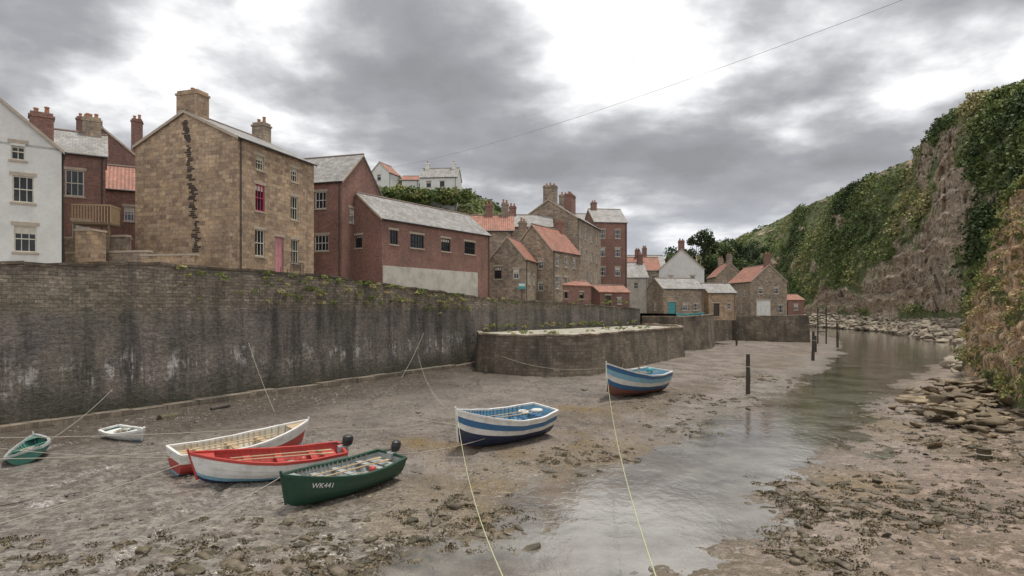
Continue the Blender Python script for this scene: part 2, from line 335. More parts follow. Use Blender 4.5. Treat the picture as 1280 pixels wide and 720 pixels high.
hh=M(nt,'ADD',M(nt,'MULTIPLY',n2,1.6),M(nt,'ADD',M(nt,'MULTIPLY',vo.outputs['Distance'],-.6),M(nt,'MULTIPLY',n3,.45)))
bump(nt,b,hh,M(nt,'SUBTRACT',.95,M(nt,'MULTIPLY',wetn,.5)),.12)
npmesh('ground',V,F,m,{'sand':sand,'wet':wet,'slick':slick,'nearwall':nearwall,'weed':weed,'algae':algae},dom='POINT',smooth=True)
# water
m,nt,b=newmat('river_water'); out=nt.nodes['Material Output']; nt.nodes.remove(b)
pos=geo(nt); wn=M(nt,'ADD',noi(nt,vmap(nt,pos,(1,.6,1)),2.6,3,.6,.5),M(nt,'MULTIPLY',noi(nt,pos,.5,2,.5),1.2))
bp=N(nt,'ShaderNodeBump',None,{'Strength':.22,'Distance':.06,'Height':wn}).outputs[0]
gl=N(nt,'ShaderNodeBsdfGlossy',None,{'Color':(1,1,1,1),'Roughness':.05,'Normal':bp}).outputs[0]
tr=N(nt,'ShaderNodeBsdfTransparent',None,{'Color':(.84,.79,.68,1)}).outputs[0]
df=N(nt,'ShaderNodeBsdfDiffuse',None,{'Color':(.27,.25,.215,1)}).outputs[0]
mm=N(nt,'ShaderNodeMixShader',None,{0:ramp(nt,noi(nt,pos,.25,4,.65),[(.38,.15),(.6,.7)]),1:tr,2:df}).outputs[0]
fr=N(nt,'ShaderNodeFresnel',None,{'IOR':1.5,'Normal':bp}).outputs[0]
ms=N(nt,'ShaderNodeMixShader',None,{0:M(nt,'MULTIPLY',fr,1.25,clamp=True),1:mm,2:gl}).outputs[0]
L(nt,ms,out.inputs[0])
wb=MB(); wb.poly([(-60,-20,.025),(400,-20,.025),(400,500,.025),(-60,500,.025)],m); wb.build('river_water')
# ------------------------------------------------------------------ rocks / pebbles
def ico(sub):
    import bmesh
    bm=bmesh.new(); bmesh.ops.create_icosphere(bm,subdivisions=sub,radius=1)
    v=np.array([p.co[:] for p in bm.verts]); f=np.array([[q.index for q in p.verts] for p in bm.faces]); bm.free(); return v,f
def rocks(name,P,S,mat,sub=1,flat=.65,rough=.28,smooth=False,chop=(.4,.7)):
    bv,bf=ico(sub); var=[]
    for k in range(14):
        q=bv*(1+rough*(rng.random((len(bv),1))-.5)*2)
        for c in range(7):
            n=rng.normal(size=3); n/=np.linalg.norm(n); dd=q@n; lim=rng.uniform(*chop); q=q-np.outer(np.maximum(dd-lim,0),n)
        var.append(q*1.25)
    Vs=[];Fs=[];T=[];n=0
    for i,(p,s) in enumerate(zip(P,S)):
        q=var[rng.integers(14)]*np.array([s*rng.uniform(.8,1.6),s*rng.uniform(.6,1.1),s*flat*rng.uniform(.6,1.2)])
        a=rng.uniform(0,6.28); tl=rng.normal(0,.3); 
        R=np.array([[math.cos(a),-math.sin(a),0],[math.sin(a),math.cos(a),0],[0,0,1]])@np.array([[1,0,0],[0,math.cos(tl),-math.sin(tl)],[0,math.sin(tl),math.cos(tl)]])
        Vs.append(q@R.T+np.asarray(p)); Fs.append(bf+n); n+=len(bv); T.append(np.full(len(bf),rng.random()))
    return npmesh(name,np.vstack(Vs),np.vstack(Fs),mat,np.concatenate(T),smooth=smooth)
px=rng.uniform(-24,34,34000); py=10+45*rng.random(34000)**1.5
keep=(fbm(px*.3,py*.3,4)+.4*rng.random(len(px))>.12)&(np.abs(px)<py*.95)
px,py=px[keep][:11000],py[keep][:11000]; pz=H(px,py); ok=(pz>-.05)&(px>np.interp(py,[0,32,71],[-44,-25.6,-3.5])+1.5); px,py,pz=px[ok],py[ok],pz[ok]
rocks('gravel_stones',np.column_stack([px,py,pz]),.025+.085*rng.random(len(px))**3,pebblem,1,.6,.2)
def leafquads(P,size,normal=None,flat=0):
    n=len(P); d1=rng.normal(size=(n,3)); 
    if normal is not None: d1=d1-flat*normal*(d1*normal).sum(1)[:,None]
    d1/=np.linalg.norm(d1,axis=1)[:,None]+1e-9
    r=rng.normal(size=(n,3)); 
    if normal is not None: r=r-flat*normal*(r*normal).sum(1)[:,None]
    d2=np.cross(d1,np.cross(r,d1)); d2/=np.linalg.norm(d2,axis=1)[:,None]+1e-9
    a=d1*size[:,None]*.5; c=d2*size[:,None]*.33
    V=np.stack([P-a,P-a*.1+c,P+a,P-a*.1-c],1).reshape(-1,3)
    F=np.arange(4*n).reshape(n,4); return V,F
def clumps(name,C,R,tint,nleaf,lsize,mat,squash=.7,hemi=True,tvar=.25,parent=None,flat=0.):
    n=len(C); k=np.repeat(np.arange(n),nleaf); m_=len(k)
    d=rng.normal(size=(m_,3)); d/=np.linalg.norm(d,axis=1)[:,None]
    if hemi: d[:,2]=np.abs(d[:,2])*1.0-.15
    rad=R[k]*(.55+.5*rng.random(m_)**.6)
    lump=1+.25*np.sin(d[:,0]*5+k)*np.cos(d[:,1]*6+k*1.7)
    P=C[k]+d*(rad*lump)[:,None]*np.array([1,1,squash])
    nn=d.copy()
    V,F=leafquads(P,lsize*R[k]**.35*(.6+.8*rng.random(m_)),nn,flat)
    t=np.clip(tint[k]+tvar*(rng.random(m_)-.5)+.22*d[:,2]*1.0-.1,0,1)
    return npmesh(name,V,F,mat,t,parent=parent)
PX=[];
for (cx0,cy0,rx,ry,n) in [(14,23,4,5,130),(17,20,4,3,110),(22,30,4,6,130),(-1,20.5,3,3,130),(-4,17.5,4,3,160),(8.4,17.8,1.0,3,110),(10.5,23,1.6,3,80),(3,29,3,3,60),(27,40,4,7,70),(19,42,6,5,80),(-7,17,4,2.5,100),(12,21,3,3,80),(14,47,6,4,90),(25,60,7,7,80),(11,35,3,4,70),(-11,17,4,2,60)]:
    PX.append(np.column_stack([rng.normal(cx0,rx*.5,n),rng.normal(cy0,ry*.5,n)]))
sp=np.vstack(PX); sz_=H(sp[:,0],sp[:,1]); ok=sz_>-.10; sp=sp[ok]; sz_=sz_[ok]
rocks('weedy_stones',np.column_stack([sp,np.maximum(sz_,-.02)]),rng.uniform(.05,.2,len(sp))*(.6+1.4*rng.random(len(sp))**3),weedrock,2,.45,.2,chop=(.3,.6))
i_=rng.random(len(sp))<.55; sp2=sp[i_]+rng.normal(0,.3,(i_.sum(),2)); 
clumps('seaweed',np.column_stack([sp2,np.maximum(H(sp2[:,0],sp2[:,1]),-.02)]),rng.uniform(.12,.4,len(sp2)),rng.random(len(sp2)),70,.11,weedm,.2,flat=.8)
P=[];S=[]
for i in range(420):
    t=rng.random(); cxx=24.5+15*t+rng.normal(0,1.5); cyy=35.5+21*t+rng.normal(0,1.8); u=rng.random(); s=rng.uniform(.2,.95)**1.5
    pile=max(0,1.1-abs(rng.normal(0,.8)))
    P.append((cxx+1.0,cyy,h1(cxx,cyy)+.05+pile*.75*u)); S.append(s*.85)
for i in range(26): x=rng.uniform(16,27);y=rng.uniform(24,38); P.append((x+3,y,h1(x+3,y)+.03)); S.append(rng.uniform(.1,.45))
rocks('boulder_pile',P,S,boulderm,2,.42,.06,chop=(.28,.52))
P=[];S=[]
RB=[(41,57),(46,66),(52,76),(61,86),(86,124),(108,187),(113,243),(110,300)]
for a,b_ in zip(RB,RB[1:]):
    ln=math.hypot(b_[0]-a[0],b_[1]-a[1]); nn=(-(b_[1]-a[1])/ln,(b_[0]-a[0])/ln)
    for k in range(int(ln*7.5)):
        t=rng.random(); w=rng.random()*6.0
        x=a[0]+(b_[0]-a[0])*t-nn[0]*w; y=a[1]+(b_[1]-a[1])*t-nn[1]*w
        P.append((x,y,.3+w*.66+rng.normal(0,.2))); S.append(rng.uniform(.4,1.15))
rocks('rock_revetment',P,S,rockmat('revetment_stone',(.42,.36,.28),(.18,.15,.115),(.30,.25,.18)),2,.6,.08,chop=(.3,.55))
# ------------------------------------------------------------------ hills
def ribbon(name,foot,crest,mat,nu,nv,prof,amp,rockf,back=60,fs=.06,xyamp=2.5,ledge=2.2,lh=5,rn=.6):
    foot=np.array(foot,float);crest=np.array(crest,float); n=len(foot)
    U=np.linspace(0,n-1,nu); i0=np.clip(U.astype(int),0,n-2); fr=(U-i0); fr=fr*fr*(3-2*fr)*.5+fr*.5
    Fo=foot[i0]*(1-fr)[:,None]+foot[i0+1]*fr[:,None]; Cr=crest[i0]*(1-fr)[:,None]+crest[i0+1]*fr[:,None]
    T=np.linspace(-.12,1.25,nv); V=np.zeros((nu,nv,3))
    for j,t in enumerate(T):
        tt=min(max(t,0),1); hx,hz=prof(tt)
        p=Fo+(Cr-Fo)*np.array([hx,hx,hz])
        if t<0: p=Fo+(Fo-Cr)*np.array([1,1,0])*(-t)*.5; p[:,2]=Fo[:,2]+t*45
        if t>1:
            q=(Cr-Fo); q[:,2]=0; q/=np.linalg.norm(q,axis=1)[:,None]; p=Cr+q*(t-1)*4*back; p[:,2]-=(t-1)*10
        V[:,j]=p
    A_,B_=np.meshgrid(np.cumsum(np.r_[0,np.linalg.norm(np.diff(Fo,axis=0),axis=1)]),T*60,indexing='ij')
    e=np.sin(np.clip(T,0,1)*math.pi)[None,:]*.8+.2
    N_=fbm(A_*fs,B_*fs,6)
    q=(Cr-Fo); q[:,2]=0; q/=np.linalg.norm(q,axis=1)[:,None]
    gul=np.abs(fbm(A_*fs*1.4+40,B_*fs*.35,4))
    V[:,:,2]+=N_*amp*e; V[:,:,:2]+=(q[:,None,:2])*(gul*xyamp*2.2+fbm(A_*fs*4,B_*fs*4,3)*xyamp*.5)[:,:,None]*e[:,:,None]
    RK=np.clip(rockf(V[:,:,0],V[:,:,1],V[:,:,2],T[None,:]*np.ones((nu,1)))+rn*fbm(A_*fs*1.3,B_*fs*2.2+7,5),0,1)
    ph=V[:,:,2]/lh+1.2*fbm(A_*fs*.8,B_*fs*.3,3); saw=(ph-np.floor(ph)); saw=np.where(saw<.75,saw/.75,(1-saw)/.25)-.5
    k=np.clip((RK-.3)*3,0,1)*((T>0)&(T<1.02))[None,:]
    V[:,:,:2]-=q[:,None,:2]*(k*saw*ledge*(1+.8*fbm(A_*fs*6,B_*fs*6,3)))[:,:,None]
    idx=(np.arange(nu-1)[:,None]*nv+np.arange(nv-1)[None,:]).ravel()
    F=np.column_stack([idx,idx+nv,idx+nv+1,idx+1])
    npmesh(name,V.reshape(-1,3),F,mat,{'rock':RK.ravel()},dom='POINT',smooth=True)
    return V,RK,T
def scatter_on(V,RK,T,n,lo,hi,rk=.45,tl=1.08):
    nu,nv,_=V.shape
    u=rng.uniform(0,nu-1.001,n*2); v=rng.uniform(0,nv-1.001,n*2); i=u.astype(int);j=v.astype(int);a=(u-i)[:,None];b=(v-j)[:,None]
    P=(V[i,j]*(1-a)+V[i+1,j]*a)*(1-b)+(V[i,j+1]*(1-a)+V[i+1,j+1]*a)*b
    r=RK[i,j]; t=T[j]; ok=(r+.15*(rng.random(len(r))-.5)<rk)&(t>lo)&(t<tl); return P[ok][:n]
foot=[(73,86,4),(80,100,5),(95,130,5),(106,165,5),(114,195,5),(121,240,5),(122,290,5),(105,350,5),(70,400,5),(20,430,6),(-100,440,6)]
crest=[(108,125,50),(112,140,55),(118.6,165,61.5),(128,195,61),(134,215,57.5),(137,260,56),(144,320,57),(145,400,51),(126,480,42),(42,560,31),(-98,560,38)]
def rkf(x,y,z,t):
    px_=x/np.maximum(y,1)
    m1=np.exp(-(np.abs(px_-.675)/.065)**3)*.52*(t>.02)
    m2=np.exp(-((px_-.61)/.06)**2)*np.exp(-((t-.12)/.16)**2)*.55
    m3=np.exp(-((px_-.53)/.08)**2)*np.exp(-((t-.07)/.07)**2)*.55
    return .10+m1+m2+m3
HV,HR,HT=ribbon('cliff_hill',foot,crest,hillm,520,150,lambda t:(t**1.15,1-(1-t)**1.25),4,rkf,ledge=4.5,lh=6,rn=.9,fs=.075)
P=scatter_on(HV,HR,HT,6800,0,1,.40,1.1); P=P[P[:,1]<420]
dn=fbm(P[:,1]*.035+5,P[:,2]*.06,4)+.25*(P[:,1]>190)*(P[:,2]<40); P=P[(dn>-.12)|(rng.random(len(P))<.25)]; dn=fbm(P[:,1]*.035+5,P[:,2]*.06,4)+.25*(P[:,1]>190)*(P[:,2]<40)
R=np.where(dn>-.02,rng.uniform(.8,2.7,len(P)),rng.uniform(.35,.9,len(P))); big=fbm(P[:,1]*.05,P[:,2]*.08,3)
tint=np.clip(.52+big*1.2-.45*np.clip(dn,0,.4)+.35*(rng.random(len(P))-.5),0,1)
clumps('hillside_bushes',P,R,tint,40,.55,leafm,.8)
foot=[(15,8,1),(23.5,26,1),(31,39,1),(36.5,48,1.),(40.6,56,1.2),(44.2,63,1.6),(51,70,2),(62,77,3),(80,82,4)]
crest=[(34,10,24),(36.5,28,22.5),(40,40,21),(41.8,50,18.8),(45.2,58,16.8),(48.8,64.5,13),(55,70,12),(66,75,12),(82,79,12)]
BV,BR,BT=ribbon('clay_bank',foot,crest,bankm,300,110,lambda t:(t**1.3,1-(1-t)**1.5),1.2,lambda x,y,z,t:.55-.22*(t>.8)-.1*(t<.1),12,.16,.9,.8,1.7)
P=scatter_on(BV,BR,BT,900,0,1,.42,1.15); P=np.vstack([P,scatter_on(BV,BR,BT,350,0,1,.9,1.15)])
R=rng.uniform(.25,1.0,len(P)); tint=np.clip(.5+fbm(P[:,1]*.2,P[:,2]*.25,3)*1.0+.4*(rng.random(len(P))-.5),0,1)
clumps('bank_bushes',P,R,tint,100,.22,dryleaf,.8)
foot=[(-200,70,9),(-110,80,9),(-60,95,9),(-25,105,9),(5,118,8),(30,135,6),(45,170,5)]
crest=[(-200,150,48),(-120,150,44),(-64,150,41),(-39,150,38.5),(-12,150,35.5),(3,155,28),(40,215,12)]
LV,LR,LT=ribbon('village_hill',foot,crest,hillm,160,60,lambda t:(t,t**.85),1.2,lambda x,y,z,t:x*0+.0,40)
P=scatter_on(LV,LR,LT,1500,0,1,.6,1.1); R=rng.uniform(.5,1.6,len(P))
clumps('hill_shrubs',P,R,np.clip(.5+fbm(P[:,0]*.1,P[:,2]*.1)+.2*rng.random(len(P)),0,1),40,.5,leafm,.6)
# ------------------------------------------------------------------ harbour wall, street, jetty, quays
EDGE=[(-52,-14,8.6),(-44,0,8.8),(-25.6,32,9.15),(-21.6,39.2,9.6),(-15.1,50.4,9.45),(-10.3,58.9,8.95),(-3.6,70.8,8.05),(8,85.5,7.5),(20,100,6.8)]
def wallobj(name,E,zb,thick,mat,cope=None,step=1.0,jit=.05,weather=.03):
    mb=MB(); s=0; pts=[]
    for a,b_ in zip(E,E[1:]):
        ln=math.hypot(b_[0]-a[0],b_[1]-a[1]); k=max(1,int(ln/step))
        for i in range(k):
            t=i/k; pts.append((a[0]+(b_[0]-a[0])*t,a[1]+(b_[1]-a[1])*t,a[2]+(b_[2]-a[2])*t+random.uniform(-jit,jit),s+ln*t))
        s+=ln
    pts.append((*E[-1],s))
    nrm=[]
    for i in range(len(pts)):
        a=pts[max(0,i-1)]; c=pts[min(len(pts)-1,i+1)]; dx,dy=c[0]-a[0],c[1]-a[1]; l=math.hypot(dx,dy); nrm.append((dy/l,-dx/l))
    R=12
    G=[]
    for i,(x,y,z,u) in enumerate(pts):
        nxx,nyy=nrm[i]; row=[]
        for r in range(R+1):
            zz=zb+(z-zb)*r/R; o=(1-r/R)*.35+ (float(fbm(np.array([u*.8]),np.array([zz*.8]),3)[0])*weather*2)
            row.append((x+nxx*o,y+nyy*o,zz,u,zz))
        G.append((row,(x-nxx*thick,y-nyy*thick,z-.02)))
    for i in range(len(pts)-1):
        a,ta=G[i]; c,tc=G[i+1]
        for r in range(R):
            q=[a[r],c[r],c[r+1],a[r+1]]
            mb.poly([p[:3] for p in q],mat,[(p[3],p[4]) for p in q])
        mb.poly([a[R][:3],c[R][:3],tc,ta],cope or mat)
        mb.poly([ta,tc,(tc[0],tc[1],zb),(ta[0],ta[1],zb)],mat)
        if cope:
            n=nrm[i]; hh=random.uniform(-.03,.05); k=random.uniform(0,.06)
            def Q(g,h,o): p=g[0][R]; nn=n; return (p[0]+nn[0]*o,p[1]+nn[1]*o,p[2]+h)
            mb.hexa([Q(G[i],.003+hh,.05),Q(G[i+1],.003+hh,.05),Q(G[i+1],.003-.1,-.5),Q(G[i],.003-.1,-.5)],[Q(G[i],.16+hh,.04+k),Q(G[i+1],.16+hh,.04+k),Q(G[i+1],.16+hh,-.45),Q(G[i],.16+hh,-.45)],cope)
    return mb.build(name)
wallobj('harbour_wall',EDGE,-.3,.5,seawall,jettym,jit=.07)
toe=MB()
TE=[(-44,0),(-25.6,32),(-3.6,70.8)]
for a,b_ in zip(TE,TE[1:]):
    ln=math.hypot(b_[0]-a[0],b_[1]-a[1]); d=((b_[0]-a[0])/ln,(b_[1]-a[1])/ln); n=(d[1],-d[0]); k=int(ln/2)
    for i in range(k):
        o=random.uniform(.95,1.15); hz=1.2+random.uniform(-.09,.07)
        f=lambda s,w:(a[0]+d[0]*s+n[0]*w,a[1]+d[1]*s+n[1]*w)
        s0=ln*i/k; s1=ln*(i+1)/k-.02
        toe.hexa([(*f(s0,.1),-.2),(*f(s0,o+.1),-.2),(*f(s1,o+.1),-.2),(*f(s1,.1),-.2)],[(*f(s0,.1),hz),(*f(s0,o),hz),(*f(s1,o),hz),(*f(s1,.1),hz)],jettym)
toe.build('wall_toe_ledge')
def zs(y): return float(np.interp(y,[0,60,75,100,120,400],[8.45,8.4,7.6,6.2,5.3,5.2]))
st=MB(); SE=[(-52,-14),(-44,0),(-25.6,32),(-15.1,50.4),(-3.6,70.8),(8,85.5),(20,100),(33,105.5),(37,118),(43,125.5),(57,124.5),(60,150),(66,200),(60,300)]
for a,b_ in zip(SE,SE[1:]):
    st.poly([(a[0]-.1,a[1]+.1,zs(a[1])),(b_[0]-.1,b_[1]+.1,zs(b_[1])),(-400,b_[1]+60,zs(b_[1])),(-400,a[1]+60,zs(a[1]))][::1],streetm)
st.build('street')
JE=[(-3.8,69),(-3.2,63.5),(-1.5,60.6),(1.5,58.8),(4.4,58.6),(7.4,60),(13,68.5),(22.3,83.5),(23.5,90),(20.5,99.5)]
wallobj('stone_jetty',[(x,y,4.35+.1*i/9) for i,(x,y) in enumerate(JE)],-.3,.6,jettym,greystone,jit=.05)
jt=MB(); jt.poly([(x,y,4.33) for x,y in JE],cobble); jt.build('jetty_deck')
wallobj('quay_wall',[(20.2,99.5,5.6),(25,93.5,5.6),(30,98,5.8),(33,105,5.9),(37,118,5.8),(43,125,5.8)],-.3,.6,jettym,greystone,jit=.03)
jt=MB(); jt.poly([(20.2,99.7,5.5),(25,93.7,5.5),(30,98.2,5.5),(33,105.2,5.5),(32,110,5.5),(20,108,5.5)],streetm); jt.build('quay_apron')
wallobj('quay_wall',[(41.5,127,5.2),(44,124,5.3),(51,122.8,5.4),(57.5,124,5.5),(60,150,5.5),(66,200,5),(66,260,5)],-.3,.6,jettym,greystone,jit=.04)
P=[];
for i in range(130):
    y=40+29*random.random()**.7; x=np.interp(y,[32,39.2,50.4,58.9,70.8],[-25.6,-21.6,-15.1,-10.3,-3.6]); z=np.interp(y,[32,39.2,50.4,58.9,70.8],[9.1,9.6,9.4,8.9,8.1])
    P.append((x+.3,y-.15,z-random.random()**2*2.2))
for i in range(90):
    y=71+27*random.random(); x=np.interp(y,[70.8,85.5,100],[-3.6,8,20]); P.append((x+.5,y-.4,4.5+random.random()*.6+ (3 if random.random()<.3 else 0)))
for i in range(30): x=random.uniform(-1,20); P.append((x,np.interp(x,[-1,4,22],[64,66,94])+random.uniform(-3,5),4.4))
P=np.array(P); clumps('wall_weeds',P,rng.uniform(.10,.36,len(P)),rng.random(len(P))*.7+.15,60,.2,dryleaf,.9)
# ------------------------------------------------------------------ houses
def wall_face(wmb,omb,o,d,n,Ln,Hh,holes,mat):
    o=Vector(o)
    ss=sorted({0,Ln,*[h[0]-h[2]/2 for h in holes],*[h[0]+h[2]/2 for h in holes]}); zz=sorted({0,Hh,*[h[1] for h in holes],*[h[1]+h[3] for h in holes]})
    P=lambda s,z,k=0: o+d*s+n*k+Vector((0,0,z))
    for s0,s1 in zip(ss,ss[1:]):
        for z0,z1 in zip(zz,zz[1:]):
            c=((s0+s1)/2,(z0+z1)/2)
            if any(abs(c[0]-h[0])<h[2]/2 and h[1]<c[1]<h[1]+h[3] for h in holes): continue
            wmb.poly([P(s0,z0),P(s1,z0),P(s1,z1),P(s0,z1)],mat)
    for h in holes:
        s0,s1,z0,z1=h[0]-h[2]/2,h[0]+h[2]/2,h[1],h[1]+h[3]; kind=h[4] if len(h)>4 else 'white'; D=-.16
        wmb.poly([P(s0,z0),P(s0,z0,D),P(s0,z1,D),P(s0,z1)],mat); wmb.poly([P(s1,z0,D),P(s1,z0),P(s1,z1),P(s1,z1,D)],mat)
        wmb.poly([P(s0,z1,D),P(s1,z1,D),P(s1,z1),P(s0,z1)],mat); wmb.poly([P(s0,z0),P(s1,z0),P(s1,z0,D),P(s0,z0,D)],mat)
        if kind.startswith('door'):
            dm={'door_pink':pinkp,'door_teal':tealp,'door_white':whitep,'door_dark':darkwood,'door_red':redp}[kind]
            omb.poly([P(s0,z0,D+.01),P(s1,z0,D+.01),P(s1,z1,D+.01),P(s0,z1,D+.01)],dm)
            w=(s1-s0)
            for q in (.12,.55): omb.obox(o,d,n,s0+w*q,s0+w*(q+.33),z0+.2,z0+(z1-z0)*.45,D+.013,D+.03,dm); omb.obox(o,d,n,s0+w*q,s0+w*(q+.33),z0+(z1-z0)*.52,z1-.2,D+.013,D+.03,dm)
        else:
            fm={'white':whitep,'red':crimson,'cream':creamp,'dark':blackp,'blue':lbluep}[kind]
            omb.poly([P(s0,z0,D+.02),P(s1,z0,D+.02),P(s1,z1,D+.02),P(s0,z1,D+.02)],glass)
            f=.075; a,bb=D+.022,D+.09
            omb.obox(o,d,n,s0,s0+f,z0,z1,a,bb,fm); omb.obox(o,d,n,s1-f,s1,z0,z1,a,bb,fm)
            omb.obox(o,d,n,s0+f,s1-f,z0,z0+f,a,bb,fm); omb.obox(o,d,n,s0+f,s1-f,z1-f,z1,a,bb,fm)
            zm=z0+(z1-z0)*.5; omb.obox(o,d,n,s0+f,s1-f,zm-.03,zm+.03,a,bb+.01,fm)
            nb=max(1,int(round((s1-s0)/.5))-0)
            for q in range(1,nb+1):
                sc_=s0+(s1-s0)*q/(nb+1); omb.obox(o,d,n,sc_-.02,sc_+.02,z0+f,z1-f,a,bb-.02,fm)
            if random.random()<.5:
                zc=z1-f-(z1-z0)*random.uniform(.1,.35); omb.obox(o,d,n,s0+f,s1-f,zc,z1-f,D+.0205,D+.0215,creamp)
        omb.obox(o,d,n,s0-.12,s1+.12,z0-.13,z0-.003,-.1,.07,lintel)
        omb.obox(o,d,n,s0-.15,s1+.15,z1+.003,z1+.22,-.1,.018,lintel)
def chimney(mb,x,y,w,dp,zb,zt,mat,pots=2):
    mb.box(x-w/2,x+w/2,y-dp/2,y+dp/2,zb,zt-.35,mat); mb.box(x-w/2-.07,x+w/2+.07,y-dp/2-.07,y+dp/2+.07,zt-.348,zt-.2,mat)
    mb.box(x-w/2+.03,x+w/2-.03,y-dp/2+.03,y+dp/2-.03,zt-.198,zt,mat)
    for i in range(pots):
        px_=x+(i-(pots-1)/2)*w/max(pots,1)*.9 if w>=dp else x; py_=y if w>=dp else y+(i-(pots-1)/2)*dp/max(pots,1)*.9
        hh=random.uniform(.3,.55)
        mb.loft([(px_,py_,zt+.002,.15,.15),(px_,py_,zt+hh-.1,.12,.12),(px_,py_,zt+hh-.08,.16,.16),(px_,py_,zt+hh,.15,.15)],8,clay)
def house(name,ox,oy,z0,th,W,D,eave,ridge,axis,wm,rm,front=(),right=(),left=(),chim=(),lower=None,cm=None,oh=.15,gut=True):
    e=empty(name,(ox,oy,z0),(0,0,math.radians(th))); E=eave-z0; Rr=ridge-z0; cm=cm or wm
    wb,ob,rb,cb=MB(),MB(),MB(),MB(); X=Vector((1,0,0));Y_=Vector((0,1,0))
    fx=lambda L_:[(a[0],a[1]-z0,*a[2:]) for a in L_]
    wall_face(wb,ob,(0,0,0),X,-Y_,W,E,fx(front),wm); wall_face(wb,ob,(W,0,0),Y_,X,D,E,fx(right),wm)
    wall_face(wb,ob,(0,D,0),-Y_,-X,D,E,fx(left),wm); wall_face(wb,ob,(W,D,0),-X,Y_,W,E,[],wm)
    t=.13
    if axis=='x':
        for xx,f in ((0,1),(W,-1)):
            p=[(xx,D,E),(xx,0,E),(xx,D/2,Rr)]; wb.poly(p if f==1 else [p[1],p[0],p[2]],wm)
        m_=(Rr-E)/(D/2); e0=E-oh*m_
        rb.hexa([(-oh,-oh,e0),(W+oh,-oh,e0),(W+oh,D/2,Rr),(-oh,D/2,Rr)],[(-oh,-oh,e0+t),(W+oh,-oh,e0+t),(W+oh,D/2,Rr+t),(-oh,D/2,Rr+t)],rm)
        rb.hexa([(-oh,D/2,Rr),(W+oh,D/2,Rr),(W+oh,D+oh,e0),(-oh,D+oh,e0)],[(-oh,D/2,Rr+t),(W+oh,D/2,Rr+t),(W+oh,D+oh,e0+t),(-oh,D+oh,e0+t)],rm)
        rb.cyl((-oh-.02,D/2,Rr+t),(W+oh+.02,D/2,Rr+t),.11,.11,8,leadm)
        if gut: ob.cyl((-oh,-oh-.06,e0+.03),(W+oh,-oh-.06,e0+.03),.065,.065,6,blackp); ob.cyl((W-.25,-.08,0),(W-.25,-.08,e0),.045,.045,6,blackp)
        for xx in (-oh-.03,W+oh+.001):
            rb.hexa([(xx,-oh,e0-.08),(xx+.03,-oh,e0-.08),(xx+.03,D/2,Rr-.08),(xx,D/2,Rr-.08)],[(xx,-oh,e0+t+.01),(xx+.03,-oh,e0+t+.01),(xx+.03,D/2,Rr+t+.01),(xx,D/2,Rr+t+.01)],lintel)
    else:
        wb.poly([(0,0,E),(W,0,E),(W/2,0,Rr)],wm); wb.poly([(W,D,E),(0,D,E),(W/2,D,Rr)],wm)
        m_=(Rr-E)/(W/2); e0=E-oh*m_
        rb.hexa([(-oh,-oh,e0),(W/2,-oh,Rr),(W/2,D+oh,Rr),(-oh,D+oh,e0)],[(-oh,-oh,e0+t),(W/2,-oh,Rr+t),(W/2,D+oh,Rr+t),(-oh,D+oh,e0+t)],rm)
        rb.hexa([(W/2,-oh,Rr),(W+oh,-oh,e0),(W+oh,D+oh,e0),(W/2,D+oh,Rr)],[(W/2,-oh,Rr+t),(W+oh,-oh,e0+t),(W+oh,D+oh,e0+t),(W/2,D+oh,Rr+t)],rm)
        rb.cyl((W/2,-oh-.02,Rr+t),(W/2,D+oh+.02,Rr+t),.11,.11,8,leadm)
        for s_,x0 in ((1,0),(-1,W)):
            a=(x0-s_*oh,e0); c=(W/2,Rr)
            rb.hexa([(a[0],-oh-.03,a[1]-.08),(a[0],-oh-.002,a[1]-.08),(c[0],-oh-.002,c[1]-.08),(c[0],-oh-.03,c[1]-.08)],[(a[0],-oh-.03,a[1]+t+.01),(a[0],-oh-.002,a[1]+t+.01),(c[0],-oh-.002,c[1]+t+.01),(c[0],-oh-.03,c[1]+t+.01)],lintel)
        if gut:
            for xx in (-oh-.06,W+oh+.06): ob.cyl((xx,-oh,e0+.03),(xx,D+oh,e0+.03),.065,.065,6,blackp)
            ob.cyl((W+.08,.25,0),(W+.08,.25,e0),.045,.045,6,blackp)
    for c in chim:
        chimney(cb,c[0],c[1],c[2],c[3],E-.5,c[4]-z0,c[6] if len(c)>6 else cm,c[5])
    if lower:
        ob.box(lower[2],lower[3],-.06,-.002,0,lower[0]-z0,lower[1])
    wb.build('walls',e); rb.build('roof',e); ob.build('windows_and_trim',e)
    if chim: cb.build('chimneys',e)
    return e
house('white_house',-35.1,34.6,8.6,38,8.8,9,16.8,20.6,'y',render_white,slate,front=[(6.65,15.95,.7,1.0,'cream'),(6.9,13.4,1.05,1.6,'cream'),(7.0,10.4,1.1,1.6,'cream'),(3,13.4,1.05,1.6,'cream')],chim=[(7.9,3.8,1.3,.9,19.9,2,redbrick)])
house('brick_house',-38.0,46.4,8.4,33,7.2,5,18.9,21.0,'x',redbrick,slate,front=[(5.2,15.6,1.2,2.0,'cream'),(5.6,12.0,1.1,1.7),(3.4,12.0,1.1,1.7)],chim=[(6.3,2.5,1.3,.8,22.4,2,greystone)])
house('gabled_brick_house',-44.4,63.2,8.4,25,6.6,8,22.4,25.2,'y',darkbrick,slate,front=[(4.6,20.0,.9,1.3)],chim=[(1.7,1.5,1.5,.8,26.4,3),(6.2,2,1,.9,26.9,2)])
house('pantiled_brick_cottage',-38.6,55.0,8.4,30,6.4,5,17.6,20.0,'x',redbrick,pantile,front=[(2.2,14.6,1,1.3),(4.9,14.8,.8,1.3),(4.6,11.8,.9,1.3)],chim=[])
